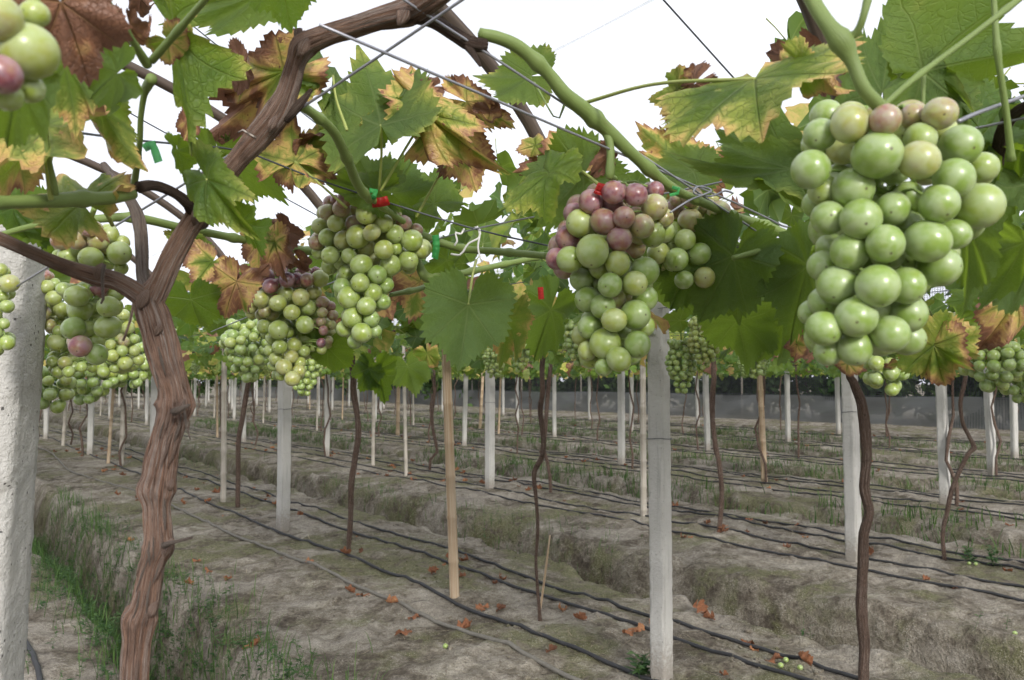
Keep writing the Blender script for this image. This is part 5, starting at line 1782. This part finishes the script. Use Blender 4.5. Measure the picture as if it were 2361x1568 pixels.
traced_bunch('loose bunch of big green grapes and one purple, under the vine fork', 0, 700, .84, T2, (215, 650, .83), .25, .1, 7)
T3 = [(260, 940, 140, 140, 9, 0), (400, 960, 140, 120, 2, 0), (460, 1055, 140, 120, 2, 0), (470, 930, 90, 100, 1, 1), (525, 1150, 130, 115, 2, 0), (370, 1185, 145, 115, 4, 1), (510, 1340, 110, 110, 1, 1),
      (480, 1440, 150, 130, 2, 0), (240, 850, 120, 90, 3, 1), (390, 860, 110, 90, 6, 1), (430, 1290, 110, 110, 4, 1), (1100, 1310, 115, 115, 2, 0), (1060, 1200, 110, 100, 2, 0), (1155, 1410, 80, 95, 1, 0),
      (950, 1460, 100, 90, 2, 1), (1065, 1430, 95, 90, 4, 0), (1050, 1510, 100, 95, 1, 0), (1155, 1510, 100, 95, 2, 0), (965, 1552, 105, 110, 2, 0), (1075, 1617, 130, 120, 2, 0), (1190, 1587, 105, 95, 2, 0),
      (990, 1657, 95, 90, 1, 1), (890, 1690, 110, 100, 1, 1), (560, 1610, 120, 110, 3, 1), (450, 1600, 110, 100, 1, 1), (500, 1690, 110, 100, 1, 1), (590, 1690, 110, 100, 1, 1), (700, 1650, 100, 95, 1, 1)]
traced_bunch('crowded bunch of small grapes with one dark purple, beside the wide post', 0, 700, 1.22, T3, (180, 700, 1.22), .6, .12, 8)
NLB = [(240, 440, 520, 460, 2, 0), (-20, 150, 330, 500, 3, 0), (20, 640, 260, 420, 7, 0), (250, 760, 260, 260, 1, 1), (300, 120, 220, 260, 2, 1), (60, 820, 280, 260, 1, 1), (-150, 400, 400, 420, 2, 1)]
traced_bunch('blurred pale grapes cut off at the top corner beside a brown leaf', 0, 0, .31, NLB, (60, -60, .33), 0, .1, 9)
PB = [(80, 930, 170, 170, 3, 0), (60, 1125, 120, 110, 1, 0), (30, 1275, 100, 110, 1, 0), (60, 1440, 130, 140, 1, 0), (10, 810, 110, 110, 2, 0), (-40, 1000, 150, 150, 1, 1), (-60, 1180, 150, 150, 1, 0), (-60, 1350, 150, 150, 1, 0),
      (-40, 1500, 120, 120, 1, 1), (20, 1040, 110, 110, 1, 1)]
traced_bunch('shaded green bunch hanging straight in front of the wide post', 0, 700, 1.0, PB, (5, 660, 1.0), .3, .05, 10)

# bunches further in
GB = 'bunches under the nearer canopy'
for (px, py, z, L, W, br, ripe, lab) in (
        (1570, 776, 2.9, .21, .055, .0125, .04, 'long plain green bunch hanging next to the centre post'),
        (1625, 722, 2.8, .20, .060, .0125, .20, 'olive bunch above and beside the long plain green one'),
        (1200, 735, 2.9, .19, .055, .0120, .06, 'dark green bunch between the big hanging leaf and the red and green bunch'),
        (575, 735, 1.75, .14, .055, .0125, .06, 'dark green bunch half hidden behind the pink-shouldered one'),
        (2042, 800, 1.30, .075, .040, .0125, .06, 'short green bunch tucked under the biggest bunch'),
        (2225, 725, 1.45, .06, .045, .0120, .25, 'pale bunch peeping out above the blotched leaf'),
        (2290, 790, 1.6, .10, .06, .0125, .04, 'dark bunch in the shade behind the yellow-brown hanging leaf'),
        (2350, 830, 1.7, .09, .05, .0125, .04, 'dark bunch at the picture edge below the yellow-brown leaf'),
        (205, 830, 1.7, .095, .055, .0125, .04, 'dark green bunch low between the wide post and the trunk'),
        (120, 850, 1.5, .085, .035, .0125, .03, 'dark bunch lowest against the wide post'),
        (300, 790, 1.75, .10, .05, .0125, .06, 'dark bunch touching the peeling trunk from behind'),
        (1335, 735, 2.6, .16, .05, .0120, .05, 'green bunch partly behind the red and green one'),
        (1700, 760, 2.4, .07, .035, .0110, .10, 'small green bunch under grey leaves near the biggest bunch'),
        (1740, 790, 3.4, .15, .055, .0120, .05, 'green bunch hanging in the shade over the tan bamboo'),
        (1140, 800, 4.0, .16, .06, .0120, .06, 'green bunch seen below the big hanging leaf'),
        (700, 800, 2.6, .16, .06, .0125, .06, 'dark bunch showing between the two long middle bunches')):
    cone_bunch(lab, at(px, py, z), L, W, br, ripe, hash(lab) % 999 if False else int(px + py), 1, GB)
rs = random.Random(5)
for k in range(1, 7):
    for j in range(11):
        u = rs.uniform(3.5 if k < 2 else 1.5, 26)
        p = P(u, VC[k] + rs.uniform(-.6, .6), rs.uniform(1.42, 1.54))
        x, y, zz = project(p)
        if 60 < x < 2320 and zz > 4.2:
            cone_bunch('small dark green bunch hanging in the distant canopy', p, rs.uniform(.15, .21), .055, .0125, rs.uniform(.02, .15), k * 100 + j, 0, 'far bunches')

# ------------------------------------------------------------------ tapes, ties, red tags
def strip(name, pts, w, mat, label, cat, group, nrm_hint=None):
    p = np.array([at(*q) for q in pts])
    p, _ = resample(p, np.zeros(len(p)), .006)
    T = np.gradient(p, axis=0); T /= np.linalg.norm(T, axis=1)[:, None]
    c = CAM - p; c /= np.linalg.norm(c, axis=1)[:, None]
    s = np.cross(T, c); s /= np.linalg.norm(s, axis=1)[:, None]
    th = np.cross(s, T) * .0004
    n = len(p)
    t = np.linspace(0, 1, n)[:, None]
    s = s * math.cos(.3) + np.cross(T, s) * np.sin(t * 2) * .4
    V = np.vstack([p - s * w + th, p + s * w + th, p + s * w - th, p - s * w - th])
    i = np.arange(n - 1)
    F = [np.stack([a * n + i, b * n + i, b * n + i + 1, a * n + i + 1], -1) for a, b in ((0, 1), (1, 2), (2, 3), (3, 0))]
    me = mesh_arr(name, V, np.vstack(F), np.tile(np.stack([np.linspace(0, .3, n), np.zeros(n)], -1), (4, 1)), False)
    me.materials.append(mat)
    return tag(link(name, me), label, cat, group)


GT = 'plastic tying tapes'
strip('tie_tape', [(332, 342, .70), (352, 333, .69), (358, 350, .69), (366, 374, .69)], 0.0037, M_GTAPE, 'green tape tied on the dark wire left of the thick arm', 'tape', GT)
strip('tie_tape', [(1004, 542, 1.08), (1006, 568, 1.08), (1002, 596, 1.09)], 0.0050, M_GTAPE, 'green tape hanging beside the white twist ties', 'tape', GT)
strip('tie_tape', [(846, 452, .98), (862, 455, .97), (866, 440, .97), (852, 440, .97)], 0.0037, M_GTAPE, 'green tape knotted on the cane above the long yellow-green bunch', 'tape', GT)
strip('tie_tape', [(1550, 432, .83), (1566, 436, .82), (1562, 446, .82), (1544, 450, .82)], 0.0019, M_GTAPE, 'bright green loop of tape right of the red and green bunch', 'tape', GT)
strip('tie_tape', [(900, 640, 1.3), (898, 668, 1.3)], 0.0037, M_GTAPE, 'scrap of green tape beside the long yellow-green bunch', 'tape', GT)
strip('tag_tape', [(858, 468, .99), (880, 466, .98), (896, 462, .98)], 0.0062, M_RTAPE, 'red tape right above the long yellow-green bunch', 'tape', 'red marking tapes')
strip('tag_tape', [(1378, 448, .80), (1384, 430, .80), (1396, 436, .80)], 0.0050, M_RTAPE, 'red tape on the stalk of the red and green bunch', 'tape', 'red marking tapes')
strip('tag_tape', [(1246, 662, 1.3), (1248, 690, 1.3)], 0.0050, M_RTAPE, 'small red tape on a dark shoot left of the red and green bunch', 'tape', 'red marking tapes')


def twist(pts, label, mat=M_TIE, r=.0014):
    p = np.array([at(*q) for q in pts])
    o = tube('twist_tie', p, np.full(len(p), r), mat, sides=6, step=.004)
    return tag(o, label, 'wire tie', 'white twist ties')


twist([(1095, 524, 1.06), (1106, 530, 1.05), (1104, 548, 1.05), (1080, 562, 1.05), (1068, 580, 1.05), (1060, 588, 1.05), (1040, 586, 1.06)], 'white twist tie curling down from the grey wire')
twist([(1100, 522, 1.05), (1106, 540, 1.05), (1102, 570, 1.05), (1108, 596, 1.05), (1112, 603, 1.05)], 'white twist tie hanging straightest from the knot')
twist([(1070, 528, 1.06), (1062, 540, 1.05), (1050, 536, 1.05), (1054, 556, 1.05), (1048, 566, 1.05)], 'short white twist tie left of the knot')
twist([(1545, 490, .80), (1590, 462, .82), (1640, 440, .86), (1610, 430, .85), (1600, 446, .84), (1640, 452, .86), (1672, 440, .88), (1690, 446, .88)], 'loose loop of pale wire over the greyish bunch', M_WIRE, .0011)
twist([(2210, 280, .52), (2250, 262, .54), (2310, 240, .58), (2380, 215, .62)], 'twisted pale wire leading from the biggest bunch to the edge', M_WIRE, .0016)

# ------------------------------------------------------------------ litter on the ground
rs = random.Random(21)
GL = 'dry vine leaves fallen on the soil'


def fallen(p, size, age, label=None, up=0.25):
    z = gz(p)
    n = Vector((rs.gauss(0, up), rs.gauss(0, up), 1)).normalized()
    M = Matrix.Translation((p[0], p[1], z + size * .12)) @ n.to_track_quat('Z', 'Y').to_matrix().to_4x4() @ Matrix.Rotation(rs.uniform(0, 6.28), 4, 'Z') @ Matrix.Diagonal((size, size, size, 1))
    o = link('fallen_leaf', rs.choice(DRY), None, None, M)
    o['age'] = age
    k = int(np.argmin([abs(uv_of(p)[1] - c) for c in VC[:7]]))
    return tag(o, label or f'dry curled brown leaf lying on the {["nearest", "first", "second", "third", "fourth", "fifth", "sixth"][k]} bed back', 'leaf', GL + (f' of the {["nearest", "first", "second", "third", "fourth", "fifth", "sixth"][k]} bed' if not label else ''))


for (px, py, s, a, lab) in ((1157, 1338, .055, .80, 'orange dead leaf standing on edge right of the orange bamboo stake'), (1607, 1405, .075, .80, 'large orange dead leaf on the bank right of the centre post'),
                            (1342, 1432, .055, .82, 'orange dead leaf between the hoses left of the centre post'), (1772, 1523, .065, .84, 'brown dead leaf beside two dropped green grapes'),
                            (1848, 1522, .060, .78, 'upright dead leaf with yellow edge near the dropped grapes'), (1640, 1432, .050, .84, 'pale dead leaf just behind the large orange one'),
                            (479, 1160, .055, .80, 'orange dead leaf right of the peeling trunk'), (690, 1185, .05, .85, 'dead leaf right of the grey post foot'),
                            (2010, 1283, .07, .86, 'brown dead leaf at the knobbly trunk and post foot'), (2330, 1512, .06, .85, 'brown dead leaf in the lower corner by a hose')):
    fallen(on_ground(px, py), s, a, lab, .5)
cnt = 0
while cnt < 285:
    k = rs.choice([1, 1, 1, 2, 2, 2, 3, 3, 4, 4, 5, 6])
    u = rs.uniform(.8, 16 if k < 3 else 22); v = VC[k] + rs.gauss(.15, .40)
    if vn(u * .9, v * .9, 9) < -.12 and rs.random() < .75: continue
    p = P(u, v)
    x, y, zz = project(p)
    if not (60 < x < 2340 and zz < 22): continue
    fallen(p, rs.uniform(.030, .066), rs.choice([.70, .78, .84, .88, .94, 1.0]))
    cnt += 1
for (px, py) in ((450, 1480), (570, 1495), (590, 1490), (430, 1545), (520, 1530), (300, 1250), (480, 1500)):
    fallen(on_ground(px, py), .045, rs.choice([.68, .8, .85]), 'orange or yellow leaf dropped among the furrow weeds')
for (px, py, lab) in ((1800, 1540, 'dropped green grape nearest the brown dead leaf'), (1812, 1527, 'dropped green grape touching the brown dead leaf'), (1845, 1545, 'dropped oval green grape below the upright dead leaf'),
                      (1027, 1495, 'dropped green grape on the weathered hose'), (2235, 1312, 'dropped pale grape by the far hose, one of a pair'), (2250, 1310, 'dropped grape with reddish cheek beside the far hose'),
                      (2340, 1465, 'dropped green grape on the bank at the edge')):
    p = on_ground(px, py)
    o = link('fallen_grape', BERRYM, None, None, Matrix.Translation((p[0], p[1], gz(p) + .011)) @ Matrix.Diagonal((.0125, .0115, .0115, 1)))
    o['ripe'] = .05
    tag(o, lab, 'grape', 'grapes dropped on the soil')

# clods and straw on the beds
rn = np.random.default_rng(5)
ico = np.array([(0, 0, 1), (.894, 0, .447), (.276, .851, .447), (-.724, .526, .447), (-.724, -.526, .447), (.276, -.851, .447), (.724, .526, -.447), (-.276, .851, -.447), (-.894, 0, -.447), (-.276, -.851, -.447),
                (.724, -.526, -.447), (0, 0, -1)])
icf = np.array([(0, 1, 2), (0, 2, 3), (0, 3, 4), (0, 4, 5), (0, 5, 1), (1, 6, 2), (2, 7, 3), (3, 8, 4), (4, 9, 5), (5, 10, 1), (2, 6, 7), (3, 7, 8), (4, 8, 9), (5, 9, 10), (1, 10, 6), (11, 7, 6), (11, 8, 7), (11, 9, 8), (11, 10, 9),
                (11, 6, 10)])


def scatter_uv(n, k, u0, u1, sd, pw=1.6):
    u = u0 + (u1 - u0) * rn.random(n) ** pw
    return u, VC[k] + rn.normal(.1, sd, n)


for k, n in ((0, 350), (1, 5200), (2, 3200), (3, 1600)):
    u, v = scatter_uv(n, k, .6, 16, .42)
    den = vn(u * 1.1, v * 1.4, 14) + .5 * vn(u * 4, v * 4, 15)
    kp = den > .02
    u, v = u[kp], v[kp]; n = len(u)
    s = np.clip(rn.lognormal(-5.55, .55, n), .002, .018)
    c = u[:, None] * DU + v[:, None] * DV; c[:, 2] = hgt(u, v) + s * .35
    sh = (1 + rn.normal(0, .26, (n, 12, 3))) * np.array([1, 1, .7])
    V = c[:, None] + ico[None] * sh * s[:, None, None] * rn.uniform(.6, 1.3, (n, 1, 3))
    F = (icf[None] + (np.arange(n) * 12)[:, None, None]).reshape(-1, 3)
    o = link('clods', mesh_arr('clods', V.reshape(-1, 3), F, None, False), M_SOIL)
    tag(o, f'small pale clods and crumbs of soil on the {"bed underfoot" if k == 0 else ORD[k - 1] + " bed back"}', 'clods', None, 'stuff')
for k, n in ((1, 1500), (2, 700)):
    u, v = scatter_uv(n, k, .6, 14, .5)
    L = rn.uniform(.02, .11, n); th = rn.uniform(0, 6.28, n)
    c = u[:, None] * DU + v[:, None] * DV; c[:, 2] = hgt(u, v) + .004
    d = np.stack([np.cos(th), np.sin(th), rn.normal(0, .12, n)], -1) * L[:, None]
    s = np.stack([-np.sin(th), np.cos(th), 0 * th], -1) * rn.uniform(.0006, .0016, n)[:, None]
    upv = np.zeros((n, 3)); upv[:, 2] = .0015
    mid = c + d * .5 + s * rn.normal(0, 5, (n, 1)) + [0, 0, .004]
    V = np.stack([c - s, c + s, mid - s + upv, mid + s + upv, c + d - s * .4, c + d + s * .4], 1).reshape(-1, 3)
    b = (np.arange(n) * 6)[:, None]
    F = np.vstack([b + [0, 1, 3, 2], b + [2, 3, 5, 4]])
    a = Acc(); a.add(V, F, None, np.repeat(rn.random(n), 6))
    me = a.mesh('straw', None, False); me.materials.append(M_STRAW)
    tag(link('dry_straw', me), f'bits of dry straw and twig littering the {ORD[k - 1]} bed back', 'straw', None, 'stuff')


# weeds in the furrows
def grass(u, v, hmin, hmax, spread, label, wmul=1.0):
    n = len(u)
    h = rn.uniform(hmin, hmax, n); th = rn.uniform(0, 6.28, n)
    c = u[:, None] * DU + v[:, None] * DV; c[:, 2] = hgt(u, v) - .004
    lean = np.stack([np.cos(th), np.sin(th), 0 * th], -1) * (h * rn.uniform(.15, spread, n))[:, None]
    s = np.stack([-np.sin(th), np.cos(th), 0 * th], -1) * (rn.uniform(.0010, .0024, n) * wmul)[:, None]
    up = np.zeros((n, 3)); up[:, 2] = h
    m1 = c + lean * .25 + up * .45; m2 = c + lean * .62 + up * .80; t = c + lean + up * (1 - .25 * spread * rn.random((n, 1)))
    V = np.stack([c - s, c + s, m1 - s, m1 + s, m2 - s * .7, m2 + s * .7, t], 1).reshape(-1, 3)
    b = (np.arange(n) * 7)[:, None]
    a = Acc(); a.add(V, [np.vstack([b + [0, 1, 3, 2], b + [2, 3, 5, 4]]), b + [4, 5, 6]], None, np.repeat(np.clip(rn.normal(.45, .25, n), 0, 1), 7))
    me = a.mesh('grass', None, False); me.materials.append(M_GRASS)
    return tag(link('grass', me), label, 'grass', None, 'stuff')


def weeds(u, v, hmin, hmax, label, leafs=9, ls=.03):
    n = len(u)
    a = Acc()
    for q in range(n):
        c = P(u[q], v[q]); c[2] = hgt(u[q], v[q]) - .005
        h = rn.uniform(hmin, hmax); ln = rn.normal(0, .22, 2) * h
        top = c + [ln[0], ln[1], h]
        V = np.array([c + [-.001, 0, 0], c + [.001, 0, 0], top + [.0006, 0, 0], top - [.0006, 0, 0], c + [0, -.001, 0], c + [0, .001, 0], top + [0, .0006, 0], top - [0, .0006, 0]])
        a.add(V, np.array([[0, 1, 2, 3], [4, 5, 6, 7]]), None, .5)
        m = int(leafs * rn.uniform(.6, 1.3))
        t = rn.uniform(.15, 1, m); th = rn.uniform(0, 6.28, m)
        b = c + (top - c) * t[:, None]
        L = ls * rn.uniform(.5, 1.3, m) * (1.15 - .5 * t)
        d = np.stack([np.cos(th), np.sin(th), rn.uniform(-.1, .7, m)], -1) * L[:, None]
        s = np.stack([-np.sin(th), np.cos(th), rn.normal(0, .25, m)], -1) * (L * .17)[:, None]
        V = np.stack([b, b + d * .45 + s, b + d + [0, 0, -.006], b + d * .45 - s], 1).reshape(-1, 3)
        a.add(V, np.arange(4 * m).reshape(-1, 4), None, np.repeat(np.clip(rn.normal(.42, .25, m), 0, 1), 4))
    me = a.mesh('weeds', None, False); me.materials.append(M_WEED)
    return tag(link('weeds', me), label, 'weeds', None, 'stuff')


def furrow_pts(n, f, u0, u1, sd, off=0.0, pw=1.4, thr=-.1, seed=3):
    u = u0 + (u1 - u0) * rn.random(n) ** pw
    v = FUR[f] + off + rn.normal(0, sd, n)
    k = vn(u * .8, v * 2 + f * 7, seed) > thr
    return u[k], v[k]


u, v = furrow_pts(9000, 0, 2.2, 10, .17, 0.0, 1.1, -.4)
grass(u, v, .05, .19, .8, 'soft green grass filling the furrow beside the peeling trunk')
u, v = furrow_pts(1500, 0, 1.9, 9, .17, -.02, 1.3, -.35)
u = np.concatenate([u, rn.uniform(2.2, 6.5, 1700)]); v = np.concatenate([v, 1.08 + rn.normal(0, .12, 1700)])
weeds(u, v, .04, .15, 'leafy green weeds crowding the furrow beside the peeling trunk', 12, .036)
u, v = furrow_pts(6500, 1, 4.0, 18, .24, 0.08, 1.1, -.10)
grass(u, v, .04, .14, .9, 'sparse grass along the furrow behind the centre post')
u, v = furrow_pts(420, 1, .3, 14, .20, 0.0, 1.5, -.05)
weeds(u, v, .04, .15, 'scattered leafy weeds in the furrow behind the centre post', 10, .032)
for f in range(2, 6):
    u, v = furrow_pts(15000, f, -2, 26, .27, 0.12, 1.0, -.18)
    grass(u, v, .06, .19, .8, f'rough green grass in the {ORD[f]} furrow back', 2.2)
    u, v = furrow_pts(420, f, -2, 20, .24, 0.0, 1.0, -.05)
    weeds(u, v, .05, .14, f'scattered weeds in the {ORD[f]} furrow back', 9, .04)
# a tall leafy weed at the lower edge
for (px, py, h) in ((2300, 1500, .20), (2240, 1490, .14), (1480, 1560, .12)):
    p = on_ground(px, py); uq_, vq_ = uv_of(p)
    weeds(np.full(5, uq_) + rn.normal(0, .02, 5), np.full(5, vq_) + rn.normal(0, .02, 5), h * .6, h, 'taller leafy weed at the bottom edge of the picture near x', 14, .06)['label'] = \
        {2300: 'tall leafy weed in the lower right corner of the furrow', 2240: 'lower leafy weed next to the tall corner weed', 1480: 'drooping weed at the bottom edge left of the centre post'}[px]

# ------------------------------------------------------------------ labels of look-alikes: by bed and by count from the picture's right side
NTH = ['first', 'second', 'third', 'fourth', 'fifth', 'sixth', 'seventh', 'eighth', 'ninth', 'tenth', 'eleventh', 'twelfth', 'thirteenth', 'fourteenth', 'fifteenth', 'sixteenth', 'seventeenth',
       'eighteenth', 'nineteenth', 'twentieth'] + [f'{n}th' for n in range(21, 60)]
BEDN = ['the bed underfoot'] + [f'the {q} bed back' for q in ['first', 'second', 'third', 'fourth', 'fifth', 'sixth']]
WHAT = {'post': 'slim pale concrete post', 'stake': 'slim bamboo stake', 'vine': 'thin crooked vine trunk with its leaves', 'bunch': 'small distant green bunch'}
for (kind, k), lst in ROW.items():
    lst = [q for q in lst if -20 < q[0] < 2380] + [q for q in lst if not -20 < q[0] < 2380]
    lst.sort(key=lambda q: -q[0])
    n = 0
    for (x, o, label, own) in lst:
        if x < 2380: n += 1
        if own: continue
        o['label'] = (f'{WHAT[kind]}, {NTH[max(0, n - 1)]} from the right ' + ('over ' if kind == 'bunch' else 'in ') + BEDN[k]) if x < 2380 else f'thin {kind} just out of view to the right, {BEDN[k]}'
for grp, txt in (('leafy dark green shrub seen through the back net', 'leafy dark green shrub behind the net, {} from the right'), ('hazy green bush closing the far end of the rows', 'hazy green bush at the far end of the rows, {} from the right')):
    lst = sorted([o for o in COL.objects if o.get('label') == grp], key=lambda o: -project(o.location)[0])
    for n, o in enumerate(lst): o['label'] = txt.format(NTH[n])
lst = sorted([o for o in COL.objects if o.get('label') == 'orange or yellow leaf dropped among the furrow weeds'], key=lambda o: -project(o.location)[0])
for n, o in enumerate(lst): o['label'] = f'orange or yellow leaf dropped among the furrow weeds, {NTH[n]} from the right'
